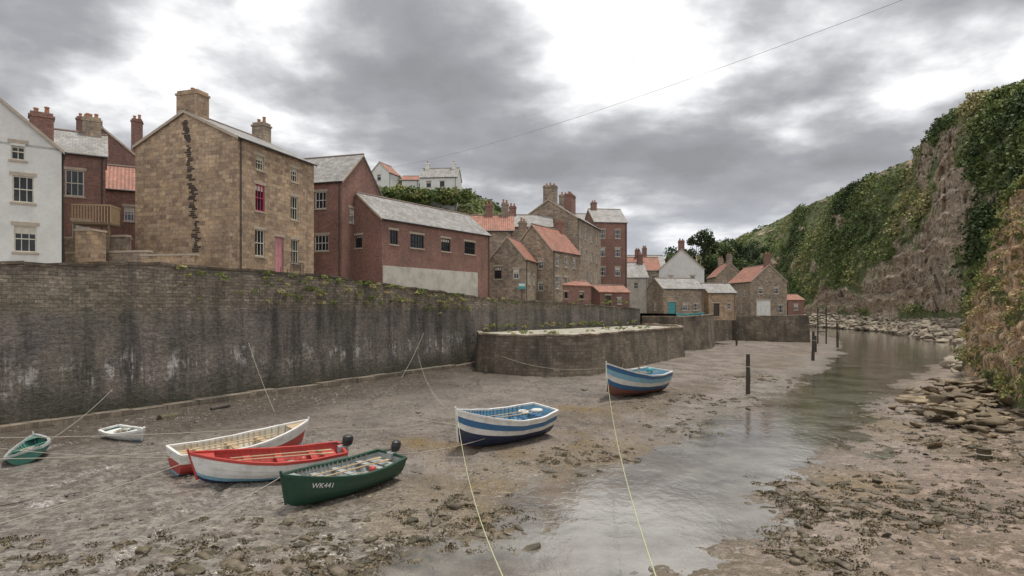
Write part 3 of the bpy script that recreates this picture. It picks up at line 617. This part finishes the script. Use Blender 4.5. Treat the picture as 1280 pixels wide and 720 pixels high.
sh=house('sandstone_house',-28.7,48.75,8.6,-17,9.4,9.3,19.25,21.5,'y',sandstone,slate,
 right=[(2.4,17.4,.85,1.05,'cream'),(6.6,17.3,.85,1.1,'cream'),(2.4,14.3,1.05,2.0,'red'),(6.6,14.2,1.0,1.9,'cream'),(2.4,10.9,1.1,2.0,'cream'),(4.7,9.6,1.05,3.0,'door_pink'),(6.7,10.7,1.0,1.9,'cream')],
 chim=[(4.7,.75,1.9,1.2,23.2,1,sandstone),(4.7,8.5,1.2,1.0,23.0,2,greystone)])
sb=MB()
for i in range(64):
    t=i/64; z=11.0+10*t-8.6; x=5.9-1.15*t+random.uniform(-.22,.22); w=random.uniform(.12,.34); h=random.uniform(.05,.085)
    if random.random()<.92: sb.box(x-w,x+w,-.012,-.001,z-h,z+h,sootm)
for z in np.arange(.3,10.3,.62): sb.box(9.0,9.405,-.02,-.003,z,z+.3,sandstone); sb.box(9.15,9.405,-.018,-.003,z+.31,z+.6,sandstone)
sb.build('flue_stones_and_quoins',sh)
house('tall_brick_house',-27.6,63.5,8.4,-17,12.2,7.4,18.9,22.1,'x',redbrick,slate,front=[(9.9,16.4,1.2,1.6),(10,12.4,1.5,1.5),(6.5,16.4,1.1,1.5)],right=[(1.8,15.2,.9,1.4)],chim=[])
house('brick_net_store',-12.2,60,8.2,56.5,17.4,6.6,15.4,18.0,'x',redbrick,slate,front=[(1.6,13.1,1.1,1.35,'dark'),(4.9,13.0,2.0,1.35,'dark'),(9.4,13.0,1.5,1.35,'dark'),(13.6,13.0,1.9,1.35,'dark')],lower=(11.0,render_cream,.1,15.0),left=[(3.5,12.8,.9,1.2,'dark')])
house('pantiled_cottage',-7.2,89,7.0,2,7.4,6,17.8,20.2,'x',greystone,pantile,front=[(5.8,15,.9,1.2),(3,15,.9,1.2)],chim=[(4,3,1.0,.8,21.9,2,redbrick),(6.3,3,1.0,.8,22.1,2,greystone)])
house('slate_cottage',-.9,97,7.0,0,7,6,19.3,21.4,'x',greystone,slate,front=[(2,16,.9,1.2)],chim=[(1,3,1.1,.8,22.9,2,redbrick)])
house('stone_cottage',-2.8,79.2,7.2,-14,4.6,7,13.0,15.7,'y',greystone,pantile,front=[(1.1,10.6,.9,1.5,'dark'),(3.4,10.6,.7,1.2)],right=[(2,10,.9,1.2),(5,10,.9,1.2)])
house('pantiled_stone_house',.05,87,6.8,-30,6.1,9,14.6,18.1,'y',greystone,pantile,front=[(4.3,12.2,.8,1.2),(4.3,9.3,.8,1.3),(2,12.2,.8,1.2)],right=[(1.5,12.6,1,1.3),(4.1,12.6,1,1.3),(6.8,12.6,1,1.3),(1.5,9.6,1.2,1.6),(4.2,9.6,1.2,1.6),(6.9,8.0,1,2.2,'door_white')],chim=[(3,8.4,1.2,.8,19.5,2,redbrick),(1.1,.9,.9,.8,18.8,2,greystone)])
house('tall_stone_house',1.35,101.1,6.4,-20,9.2,17,20.8,23.8,'y',greystone,slate,front=[(6.5,18,.9,1.4),(3,18,.9,1.4)],right=[(s,z,1.0,1.6) for s in (2,5.6,9.6,13.6) for z in (18,14.8,11.4,8.2)],chim=[(4.6,1.0,2.0,1.2,26.2,3),(6.6,5.5,1.2,2.6,25.4,3,redbrick),(4.6,10,2,1,26.3,3)])
house('tall_brick_warehouse',15.4,119,5.6,8,6.2,9,23.0,26,'x',redbrick,slate,front=[(s,z,1.0,1.6) for s in (1.5,4.4) for z in (20,16.6,13,9.4)],chim=[(1,4.5,1,1,27.4,2)])
house('slate_house',6,126,6.0,0,10,8,23.2,26,'x',greystone,slate,chim=[(1.5,4,1.4,.9,28.2,3,redbrick),(5,4,1.2,.9,27.9,2)])
house('brick_shed',6.5,86.3,6.3,44,6.6,2.2,10.1,10.7,'x',redbrick,pantile,front=[(1.2,8.3,.7,.9,'dark'),(4.5,8.3,.9,.9,'dark')],gut=False)
house('red_roof_shed',13.2,96.3,5.6,30,5.8,3.4,9.4,10.4,'x',darkbrick,pantile,front=[(1.6,7.0,1.0,1.9,'door_dark'),(3.8,7.6,.8,.9)],gut=False)
house('white_cottage',29.2,127,5.0,-12,8.6,10,14.6,18.6,'y',render_white,slate,front=[(2.2,12,.9,1.3),(6.4,12,.9,1.3)],left=[(2.5,12,.9,1.3),(7,12,.9,1.3)],chim=[(4.3,1,1.2,.9,20.4,2,redbrick)])
house('pantiled_terrace',23.5,142,5.0,0,9.5,7,15.4,18.4,'x',greystone,pantile,front=[(2,13,.9,1.2),(5,13,.9,1.2),(8,13,.9,1.2)],chim=[(1,3.5,1,1,20.3,2,redbrick),(5,3.5,1,1,20.3,2,redbrick)])
house('slate_terrace',20.5,131,5.0,5,7.5,7,13.3,16.4,'x',render_cream,slate,front=[(2,11,.9,1.2),(5,11,.9,1.2)],chim=[(6.8,3.5,1,1,18.3,2,redbrick)])
house('terrace_cottage',28.5,156,5.0,0,9,7,17,20,'x',redbrick,slate,front=[(2,14,.9,1.2),(6,14,.9,1.2)],chim=[(4.5,3.5,1,1,22,3,redbrick)])
house('stone_boat_store',25.2,106.5,4.9,14,7.4,6,10.2,12.0,'x',greystone,slate,front=[(1.6,5.6,1.3,2.4,'door_teal'),(4,6.6,.9,1.1),(6,6.6,.9,1.1)],left=[(3,6.6,.9,1.2)])
house('stone_outbuilding',33.8,110,4.9,12,5.2,5,9.6,11.2,'x',sandstone,slate,front=[(1.5,5.6,1.1,2.2,'door_dark'),(3.9,6.8,.8,1)])
house('pantiled_fisher_cottage',47.8,150,5.0,-6,6.4,11,14.4,17.6,'y',greystone,pantile,front=[(4.5,12,.9,1.3),(2,12,.9,1.3)],left=[(2.5,11.6,.9,1.2),(6,11.6,.9,1.2)],chim=[(3.2,.8,1.2,.9,19.6,2),(3.2,10,1.2,.9,19.4,2)])
house('harbour_cottage',48.6,130.2,5.0,4,7.6,11.5,12.4,15.8,'y',greystone,pantile,front=[(2.1,9.9,1,1.3),(5.4,9.9,1,1.3),(2.7,5.4,3.0,3.2,'door_white'),(6.3,6,1,1.6)],left=[(2,9.4,.9,1.2),(5,9.4,.9,1.2),(8.5,9.4,.9,1.2),(3,6,.9,1.4),(7,6,.9,1.4)],chim=[(3.8,.8,1.2,.9,18.1,2,redbrick)])
house('brick_annexe',56.4,130.8,5.0,4,3.4,6,8.6,9.7,'x',redbrick,pantile,front=[(1.7,6.6,.9,1.1)],gut=False)
house('hilltop_white_house',-20.3,141,22,-6,8.2,6,35.7,38.2,'x',render_white,slate,front=[(2,33.6,1,1.2,'dark'),(5,33.6,1,1.2,'dark')],chim=[(1,3,.9,.9,39.5,1),(7,3,.9,.9,39.5,1)])
house('hilltop_cottage',-32.4,146,25,-20,5.0,5,37.6,40.0,'y',render_white,pantile,front=[(2.4,36,.9,1.1,'dark')])
house('hilltop_bungalow',-25.3,147,25,0,3.8,4,36.4,37.6,'x',render_white,pantile)
P=np.column_stack([rng.uniform(-34,-9,150),rng.uniform(136.5,140,150),rng.uniform(29.5,32.2,150)])
clumps('garden_hedge',P,rng.uniform(.7,1.7,150),rng.random(150)*.7+.2,60,.5,leafm,.8)
house('valley_cottage',38.5,175,5.0,0,8,6,14,17.5,'x',render_white,pantile,chim=[(1,3,1,1,19,2,redbrick)])
def block(name,ox,oy,z0,th,W,D,z1,mat,cope=lintel):
    mb=MB(); mb.box(0,W,0,D,0,z1-z0,mat); mb.box(-.06,W+.06,-.06,D+.06,z1-z0+.003,z1-z0+.14,cope); mb.build(name,None,(ox,oy,z0),(0,0,math.radians(th)))
block('terrace_wall',-30.5,43.8,8.2,-12,6.4,.45,10.7,greystone)
block('terrace_wall',-24.4,42.1,8.2,-8,3.8,.4,10.4,sandstone)
block('terrace_wall',-33.5,48.0,8.2,-14,5.5,.4,12.2,greystone)
block('garden_pillar',-28.4,41.6,8.2,-10,1.2,1.2,12.0,sandstone)
bal=empty('timber_balcony',(-31.9,46.3,13.1),(0,0,math.radians(10))); mb=MB()
mb.box(0,2.6,0,1.8,0,.14,wood); mb.box(0,2.6,.0,.07,1.35,1.45,pwood)
for i in range(14): mb.box(.02+i*.195,.09+i*.195,.02,.06,.14,1.35,pwood)
mb.box(2.53,2.6,.07,1.8,1.35,1.45,pwood)
for i in range(8): mb.box(2.54,2.59,.2+i*.2,.26+i*.2,.14,1.35,pwood)
for x in (.1,2.4): mb.box(x,x+.12,.05,.17,-4.8,-.003,wood)
mb.build('deck_and_rail',bal)
e=empty('door_steps',(-17.9,49.6,8.5),(0,0,math.radians(73))); mb=MB()
for i in range(5): mb.box(-.6-i*.28,1.0,-1.3,-.08,.0+ .2*(4-i),.198+.2*(4-i),lintel)
for s in (-1.8,-1.0,-.2,.6,1.0): mb.cyl((s,-1.3,.2),(s,-1.3,2.0 if s>-.8 else 1.5),.02,.02,6,blackp)
mb.cyl((-1.8,-1.3,1.5),(-.6,-1.3,2.0),.025,.025,6,blackp); mb.cyl((-.6,-1.3,2.0),(1,-1.3,2.0),.025,.025,6,blackp)
for i in range(12): mb.cyl((-.6+i*.14,-1.3,1.0),(-.6+i*.14,-1.3,2.0),.01,.01,4,blackp)
mb.build('steps_and_rail',e)
e=empty('picnic_bench',(-26.2,40.4,8.45),(0,0,math.radians(-25))); mb=MB()
for i in range(5): mb.box(-.95,.95,-.38+i*.155,-.24+i*.155,1.42,1.46,wood)
for s in (-.75,.75): mb.box(-.95,.95,s-.14,s+.14,1.12,1.16,wood)
for x in (-.7,.7):
    mb.box(x-.03,x+.03,-.85,.85,1.06,1.115,wood); mb.box(x-.04,x+.04,-.75,-.65,.0,1.055,wood); mb.box(x-.04,x+.04,.65,.75,0,1.055,wood); mb.box(x-.04,x+.04,-.04,.04,1.12,1.415,wood)
mb.build('table_and_seats',e)
e=empty('harbour_sign',(1.2,77.6,7.2)); mb=MB(); mb.cyl((0,0,0),(0,0,2.9),.04,.04,8,blackp); mb.box(-.45,.45,-.05,-.009,2.1,2.85,tealp); mb.box(-.38,.38,-.058,-.052,2.45,2.75,whitep); mb.build('post_and_panel',e)
# ------------------------------------------------------------------ posts
def post(name,x,y,h,r,lean=0,mat=darkwood):
    z=h1(x,y)-.4; mb=MB(); rings=[]
    for i in range(9):
        t=i/8; rings.append((lean*t*h,.02*math.sin(t*9),t*(h+.4),r*(1.1-.25*t)+random.uniform(-.02,.02),r*(1.05-.2*t)+random.uniform(-.02,.02)))
    mb.loft(rings,9,mat); mb.torus((lean*h*.7,0,(h+.4)*.72),r*1.0,.03,ropem,12,5); mb.build(name,None,(x,y,z))
post('mooring_post',19,51.5,3.2,.17); post('mooring_post',39.5,84,3.8,.2,.02); post('mooring_post',57,112,4.2,.2,-.02); post('mooring_post',9.8,49.4,2.6,.07,.0,wood)
post('mooring_post',46.5,98,2.6,.16); post('timber_stump',20.8,28.2,.5,.3,0,weedm); post('mooring_post',37.9,108,3.2,.17)
fr=empty('timber_ladder_frame',(58.3,122,0)); mb=MB()
for x in (0,1.6): mb.cyl((x,0,0),(x,0,7.2),.14,.12,7,darkwood)
for z in (2.5,4,5.5,6.8): mb.cyl((-.1,-.05,z),(1.7,-.05,z),.09,.09,6,darkwood)
mb.build('frame',fr)
# ------------------------------------------------------------------ boats
def boat(name,bow,stern,B,Hh,bands,inner,gun,heel=0,thw=(.2,.45,.68),motor=False,extras=None,pitch=0,seat=wood,sink=.06,zoff=0,floor=None,wide=.8):
    dx,dy=bow[0]-stern[0],bow[1]-stern[1]; Ln=math.hypot(dx,dy); yaw=math.atan2(dy,dx)
    cxm,cym=(bow[0]+stern[0])/2,(bow[1]+stern[1])/2
    z=max(h1(cxm,cym),h1(*bow)*.9,h1(*stern)*.9)-sink+zoff
    e=empty(name,(stern[0],stern[1],z)); e.rotation_euler=(math.radians(heel),math.radians(-pitch),yaw)
    n=22; m_=7
    TB=[0,.2,.45,.65,.8,.9,.96,1]; WB=[wide,.94,1,.90,.66,.40,.2,.035]
    def sec(t,q,ins=0,off=0):
        b=max(np.interp(t,TB,WB)*B/2-ins,.012); kz=np.interp(t,[0,.15,.6,.85,.95,1],[.05,.02,0,.03,.12,.3])*Hh/.9
        sz=Hh*np.interp(t,[0,.25,.5,.75,.9,1],[.92,.84,.86,1.0,1.15,1.28])
        sh=np.interp(t,[0,.6,.9,1],[.62,.7,1.0,1.15])
        y=b*math.sin(q*math.pi/2)**sh+off; zz=kz+ins*.9*(1-q)+(sz-kz)*(1-math.cos(q*math.pi/2))**.82
        flare=1-.12*(1-q)*(t)
        x=t*Ln+np.interp(t,[.75,1],[0,.28])*(zz/Hh)-np.interp(t,[0,.1],[.1,0])*(zz/Hh)
        return x,y*flare,zz
    hb=MB(); T=[(i/n)**.9 for i in range(n+1)]
    for i in range(n):
        for j in range(m_):
            q0,q1=j/m_,(j+1)/m_
            for s in (1,-1):
                a=sec(T[i],q0,0,.016 if j else 0);b_=sec(T[i+1],q0,0,.016*min(1,(1-T[i+1])*8) if j else 0);c=sec(T[i+1],q1);d=sec(T[i],q1)
                p=[(v[0],s*v[1],v[2]) for v in (a,b_,c,d)]; hb.poly(p if s==-1 else p[::-1],bands[j])
    for j in range(m_):
        a=sec(0,j/m_);c=sec(0,(j+1)/m_); hb.poly([(a[0],-a[1],a[2]),(c[0],-c[1],c[2]),(c[0],c[1],c[2]),(a[0],a[1],a[2])],bands[j])
        a=sec(0,j/m_,.05);c=sec(0,(j+1)/m_,.05); hb.poly([(a[0]+.05,-a[1],a[2]),(a[0]+.05,a[1],a[2]),(c[0]+.05,c[1],c[2]),(c[0]+.05,-c[1],c[2])],inner)
    hb.build('hull',e)
    ib=MB(); qs=[.42,.56,.7,.85,1.0]
    for i in range(n):
        for j in range(4):
            for s in (1,-1):
                a=sec(T[i],qs[j],.05);b_=sec(T[i+1],qs[j],.05);c=sec(T[i+1],qs[j+1],.05-.012);d=sec(T[i],qs[j+1],.05-.012)
                p=[(v[0]+(.052 if i==0 and v in (a,d) else 0),s*v[1],v[2]) for v in (a,b_,c,d)]; ib.poly(p,inner)
        a=sec(T[i],.42,.05);b_=sec(T[i+1],.42,.05)
        ib.poly([(a[0],-a[1],a[2]),(b_[0],-b_[1],b_[2]),(b_[0],b_[1],b_[2]),(a[0],a[1],a[2])],floor or inner)
    for i in range(2,n-2):
        for j in range(4):
            for s in (1,-1):
                a=sec(T[i],qs[j],.07);d=sec(T[i],qs[j+1],.07)
                ib.poly([(a[0]-.025,s*a[1],a[2]),(a[0]+.025,s*a[1],a[2]),(d[0]+.025,s*d[1],d[2]),(d[0]-.025,s*d[1],d[2])],seat)
    ib.build('interior',e)
    gb=MB()
    for i in range(n):
        for s in (1,-1):
            a=sec(T[i],1);b_=sec(T[i+1],1); w=.045
            o=lambda v,k,h:(v[0],s*(max(v[1]+k,.0)),v[2]+h)
            gb.hexa([o(a,w,-.07),o(b_,w,-.07),o(b_,-.07,-.07),o(a,-.07,-.07)],[o(a,w,.03),o(b_,w,.03),o(b_,-.07,.03),o(a,-.07,.03)],gun)
    a=sec(0,1); gb.box(a[0]-.04,a[0]+.07,-a[1]+.07,a[1]-.07,a[2]-.05,a[2]+.035,gun)
    k=sec(1,1); gb.cyl((sec(1,0)[0]+.0,0,sec(1,0)[2]-.05),(k[0]+.06,0,k[2]+.14),.05,.045,6,gun)
    for t0,t1 in ((.0,.5),(.5,1)): gb.cyl((t0*Ln+.05,0,sec(t0,0)[2]-.03),(t1*Ln,0,sec(t1,0)[2]-.02),.045,.045,5,bands[0])
    gb.build('gunwale_stem_keel',e)
    tb=MB()
    for t in thw:
        s=sec(t,.8,.055); w=s[1]-.01; tb.box(t*Ln-.13,t*Ln+.13,-w,w,s[2],s[2]+.045,seat); tb.box(t*Ln-.03,t*Ln+.03,-.04,.04,sec(t,.42,.05)[2],s[2]-.003,seat)
    s=sec(.06,.75,.06); w=s[1]-.03; tb.box(.12,.62,-w,w,s[2],s[2]+.04,seat)
    for i in range(n):
        if T[i]>.84:
            a=sec(T[i],.97,.05);b_=sec(T[i+1],.97,.05); tb.poly([(a[0],-a[1],a[2]),(b_[0],-b_[1],b_[2]),(b_[0],b_[1],b_[2]),(a[0],a[1],a[2])],seat)
    tb.build('thwarts',e)
    fb=MB(); s=sec(.3,.42,.05)
    for i in range(14):
        fb.torus((.35*Ln+.1*math.cos(i),.1*math.sin(i*2),s[2]+.05+.02*i),.16+.02*math.sin(i*3),.018,ropem,12,4)
    fb.box(.55*Ln,.55*Ln+.38,-.3,.1,s[2]+.01,s[2]+.24,greyp)
    fb.build('ropes_and_gear',e)
    if motor:
        mb=MB(); zt=Hh*.92
        mb.loft([(-.28,0,zt+.08,.15,.12),(-.28,0,zt+.12,.2,.15),(-.3,0,zt+.3,.23,.17),(-.3,0,zt+.44,.2,.15),(-.29,0,zt+.5,.1,.08)],12,blackp)
        mb.loft([(-.26,0,zt-.5,.05,.03),(-.26,0,zt+.08,.09,.07)],8,greyp); mb.box(-.2,.1,-.12,.12,zt-.2,zt+.06,greyp); mb.loft([(-.26,0,zt-.72,.05,.02),(-.26,0,zt-.498,.12,.035)],8,blackp)
        mb.cyl((-.1,0,zt+.16),(.5,.08,zt+.26),.025,.02,6,blackp); mb.build('outboard_motor',e)
    if extras: 
        xb=MB(); extras(xb,sec,Ln); xb.build('oars_fenders_fittings',e)
    return e,sec
def oars(xb,sec,Ln):
    for s in (.18,-.22): 
        z=sec(.5,1)[2]-.03; xb.cyl((.1*Ln,s,z-.02),(.8*Ln,s*.8,z+.05),.028,.024,6,pwood); xb.box(.06*Ln,.16*Ln,s-.07,s+.07,z-.035,z-.012,pwood)
def ex1(xb,sec,Ln): 
    oars(xb,sec,Ln); a=sec(.3,1); xb.ball((.3*Ln,a[1]*.5,a[2]-.1),.14,redp)
def ex_blue(xb,sec,Ln):
    a=sec(.12,1); xb.torus((.14*Ln,.2,a[2]+.02),.24,.07,whitep,18,8,.15); xb.torus((.22*Ln,-.3,a[2]-.12),.22,.06,whitep,18,8,.0)
    xb.ball((.4*Ln,a[1]*.6,a[2]-.35),.15,orangep); oars(xb,sec,Ln)
def ex_far(xb,sec,Ln):
    a=sec(.25,1); xb.ball((.12*Ln,-a[1]-.2,a[2]-.5),.26,orangep); xb.ball((.5*Ln,-sec(.5,1)[1]-.18,a[2]-.3),.18,orangep); xb.ball((.2*Ln,.0,a[2]+.1),.26,tealp)
    xb.cyl((.75*Ln,0,.4),(.75*Ln,0,2.4),.03,.02,6,pwood); xb.box(.7*Ln,.98*Ln,-.35,.35,a[2]-.02,a[2]+.02,lbluep); oars(xb,sec,Ln)
W_=whitep
boat('fishing_coble',(-9.5,28.6),(-13.1,24.9),2.0,1.12,[lbluep,lbluep,redp,redp,redp,W_,W_],creamp,W_,5,extras=oars,pitch=1,seat=pwood)
boat('fishing_coble',(-11.5,23.6),(-7.0,26.0),1.95,1.05,[navyp,navyp,lbluep,W_,W_,W_,W_],redp,redp,-6,motor=True,extras=ex1,seat=redp)
gbt,gsec=boat('green_rowing_boat',(-7.4,21.1),(-4.9,25.4),1.85,1.05,[greenp]*7,greyp,greenp,-6,motor=True,extras=ex1,seat=greyp)
boat('blue_coble',(-2.5,29.9),(1.6,34.2),2.5,1.6,[antif,navyp,navyp,navyp,W_,bluep,W_],lbluep,W_,-7,thw=(.25,.45,.62,.76),extras=ex_blue,seat=bluep,wide=.7)
boat('striped_coble',(6.7,45.6),(11.6,51.2),2.9,1.95,[antif,antif,antif,bluep,W_,lbluep,bluep],lbluep,W_,-5,thw=(.25,.45,.6),extras=ex_far,seat=lbluep,pitch=2)
boat('green_dinghy',(-20.9,28.2),(-19.6,25.9),1.5,.55,[lgreen]*7,lgreen,greyp,-16,thw=(.3,.6),seat=lgreen)
boat('small_dinghy',(-17.4,30.0),(-19.6,31.3),1.2,.5,[lbluep,lbluep,W_,W_,W_,W_,W_],lgreen,whitep,6,thw=(.3,.6),seat=W_)
qd,_s=boat('quay_dinghy',(28.8,96.9),(25.4,98.3),1.5,.6,[W_]*5+[tealp,tealp],creamp,tealp,4,thw=(.3,.6)); qd.location.z=5.56
for txt,t,s in (('WK441',.80,-1),('WK441',.80,1)):
    cu=bpy.data.curves.new('registration','FONT'); cu.body=txt; cu.size=.26; cu.extrude=.004; cu.align_x='CENTER'
    to=bpy.data.objects.new('registration_letters',cu); scene.collection.objects.link(to); cu.materials.append(W_); to.parent=gbt
    a=gsec(t-.06,.8);b_=gsec(t+.06,.8); up_=gsec(t,1.0); mid=gsec(t,.78)
    pa=Vector((a[0],s*a[1],a[2]));pb=Vector((b_[0],s*b_[1],b_[2])); X_=(pb-pa).normalized()*(1 if s==-1 else -1); Up=(Vector((up_[0],s*up_[1],up_[2]))-Vector((mid[0],s*mid[1],mid[2]))).normalized()
    Nn=X_.cross(Up).normalized(); Up=Nn.cross(X_); Mx=Matrix((X_,Up,Nn)).transposed().to_4x4(); Mx.translation=(pa+pb)/2+Nn*.035-Up*.08; to.matrix_local=Mx
# ------------------------------------------------------------------ ropes and cable
def rope(name,a,b_,sag,r,mat=ropem,n=14):
    cu=bpy.data.curves.new(name,'CURVE'); cu.dimensions='3D'; cu.bevel_depth=r; cu.bevel_resolution=1; sp=cu.splines.new('POLY'); sp.points.add(n)
    for i in range(n+1):
        t=i/n; p=[a[k]+(b_[k]-a[k])*t for k in range(3)]; p[2]-=sag*4*t*(1-t); sp.points[i].co=(*p,1)
    cu.materials.append(mat); o=bpy.data.objects.new(name,cu); scene.collection.objects.link(o)
rope('mooring_rope',(-2.6,29.9,2.3),(.05,8,3.3),.9,.011,ropeg); rope('mooring_rope',(6.7,45.6,2.8),(1.95,8,3.2),1.2,.012,ropeg)
rope('mooring_rope',(-26,24,2.2),(-9.4,28.8,1.7),.25,.014); rope('mooring_rope',(-26,20,2.6),(-13.1,24.9,1.4),.3,.014); rope('mooring_rope',(-25,27,1.6),(-11.4,23.6,1.5),.3,.012)
rope('mooring_rope',(-11.5,23.6,1.5),(-18,15,.3),.2,.013); rope('mooring_rope',(-7.5,21.1,1.5),(-10.3,19.3,.4),.15,.014)
rope('mooring_rope',(-18.2,44.2,4.6),(-14,38,.6),.2,.012); rope('mooring_rope',(-8.5,61.6,4.6),(-9.5,55,1.0),.2,.014); rope('mooring_rope',(-22.6,36.2,2.4),(-20.5,27.8,1),.2,.011)
rope('mooring_rope',(-9.4,28.8,1.7),(-4.5,36,.6),.3,.014); rope('mooring_rope',(-2.6,63,3),(6.7,45.8,2.7),.8,.015); rope('mooring_rope',(-9,61,2.6),(-2.5,30,2.1),1.2,.012)
rope('mooring_rope',(-4.9,25.4,1.2),(1.6,34.2,1.4),.5,.012); rope('mooring_rope',(11.6,51.2,1.9),(18.9,51.6,2.3),.3,.014)
rope('mooring_rope',(-14,44,.75),(-3,35,.6),.1,.022); rope('mooring_rope',(-20,18,.5),(-9,28,.6),.0,.018,darkwood)
rope('overhead_cable',(24.8,40,26.4),(-20.6,110,31.2),1.2,.013,plain('cable_sheath',(.16,.16,.17),.6,.1),30)
mb=MB(); mb.cyl((-19.6,35.6,.75),(-19.1,36.5,.8),.3,.26,8,weedm); mb.cyl((-18.3,38.9,.85),(-17.6,39.9,.95),.12,.1,7,darkwood); mb.build('driftwood')
# ------------------------------------------------------------------ trees
def tree(name,x,y,z,h,r,seed):
    random.seed(seed); e=empty(name,(x,y,z)); mb=MB(); C=[];R=[]
    mb.cyl((0,0,-6),(random.uniform(-.3,.3),0,h*.45),.35,.22,8,darkwood)
    for i in range(20):
        a=random.uniform(0,6.28); zz=h*random.uniform(.15,.95); rr=r*(1-abs(zz/h-.5)*1.1)*random.uniform(.3,1)
        p=(math.cos(a)*rr,math.sin(a)*rr,zz); mb.cyl((0,0,h*random.uniform(.1,.45)),p,.14,.04,5,darkwood); C.append(p); R.append(random.uniform(.2,.42)*r)
    mb.build('trunk_and_limbs',e)
    C=np.array(C); clumps('crown',C,np.array(R),rng.random(len(C))*.8+.1,220,.5,treeleaf,.8,hemi=False,parent=e)
for i,(x,y,z,h,r) in enumerate([(52,178,11,17.5,5.0),(46.5,182,11,13,5),(57.5,186,12,14,5),(63,190,13,14,5.5),(69,200,13,15,6),(42,185,9,12,4),(76,215,14,15,6),(84,225,14,16,6),(92,240,14,16,6),(36,190,8,11,4),(50,192,10,11,5)]): tree('broadleaf_tree',x,y,z,h,r,i+3)
# ------------------------------------------------------------------ sky + sun
world=bpy.data.worlds.new("World"); scene.world=world; world.use_nodes=True; nt=world.node_tree; bg=nt.nodes['Background']
SD_=Vector((.18,.06,.95)).normalized(); el=math.asin(SD_.z); az=math.atan2(SD_.x,SD_.y)
sky=N(nt,'ShaderNodeTexSky',{'sky_type':'NISHITA','sun_disc':False,'sun_elevation':el,'sun_rotation':az,'dust_density':2.0})
tc=N(nt,'ShaderNodeTexCoord').outputs['Generated']; sp=N(nt,'ShaderNodeSeparateXYZ',None,{0:tc})
zz=M(nt,'ADD',M(nt,'MAXIMUM',sp.outputs[2],0.0),.20)
pv=N(nt,'ShaderNodeCombineXYZ',None,{0:M(nt,'DIVIDE',sp.outputs[0],zz),1:M(nt,'DIVIDE',sp.outputs[1],zz),2:1.3}).outputs[0]
nA=N(nt,'ShaderNodeTexNoise',None,{'Vector':pv,'Scale':1.9,'Detail':8,'Roughness':.50,'Distortion':.1}).outputs['Fac']; nB=noi(nt,pv,.6,3,.5)
nC=noi(nt,pv,5.5,4,.6)
dens=M(nt,'ADD',M(nt,'ADD',M(nt,'MULTIPLY',nA,1.0),M(nt,'MULTIPLY',nB,.30)),M(nt,'MULTIPLY',M(nt,'SUBTRACT',nC,.5),.14))
dens=M(nt,'SUBTRACT',dens,M(nt,'MULTIPLY',M(nt,'MAXIMUM',M(nt,'MULTIPLY',sp.outputs[1],-1),0),.16))  # unseen clouds behind the camera brightened, added to front-light the scene
def lobe(a,b_,w,k):
    global dens
    d=N(nt,'ShaderNodeVectorMath',{'operation':'DISTANCE'},{0:tc,1:Vector((a,1,b_)).normalized()}).outputs['Value']
    dens=M(nt,'ADD',dens,M(nt,'MULTIPLY',ramp(nt,M(nt,'DIVIDE',d,w),[(0,1),(1,0)]),k))
lobe(-.38,.42,.30,-.13); lobe(.12,.34,.26,-.13); lobe(-.68,.34,.22,-.10); lobe(.36,.47,.24,-.08)
lobe(-.12,.32,.24,.10); lobe(-.68,.48,.26,.11); lobe(.55,.28,.40,.05); lobe(.14,.16,.24,.05); lobe(-.02,.46,.18,.08)
cl=ramp(nt,dens,[(.46,(.94,.94,.94)),(.545,(.76,.76,.765)),(.60,(.55,.555,.57)),(.66,(.38,.385,.40)),(.73,(.28,.285,.305)),(.86,(.22,.225,.24))])
hz=ramp(nt,sp.outputs[2],[(.0,1),(.20,0)])
cl=mixc(nt,M(nt,'MULTIPLY',hz,.65),cl,(.52,.56,.61))
cl=N(nt,'ShaderNodeVectorMath',{'operation':'SCALE'},{0:cl,'Scale':14.0}).outputs[0]
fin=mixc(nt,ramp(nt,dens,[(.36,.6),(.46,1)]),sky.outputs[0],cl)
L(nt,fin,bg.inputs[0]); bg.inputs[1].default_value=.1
sl=bpy.data.lights.new('sun','SUN'); sl.energy=3.2; sl.angle=math.radians(10); sl.color=(1,.95,.87)
so=bpy.data.objects.new('sun',sl); scene.collection.objects.link(so); so.rotation_euler=(-SD_).to_track_quat('-Z','Y').to_euler(); so.location=(40,40,90)
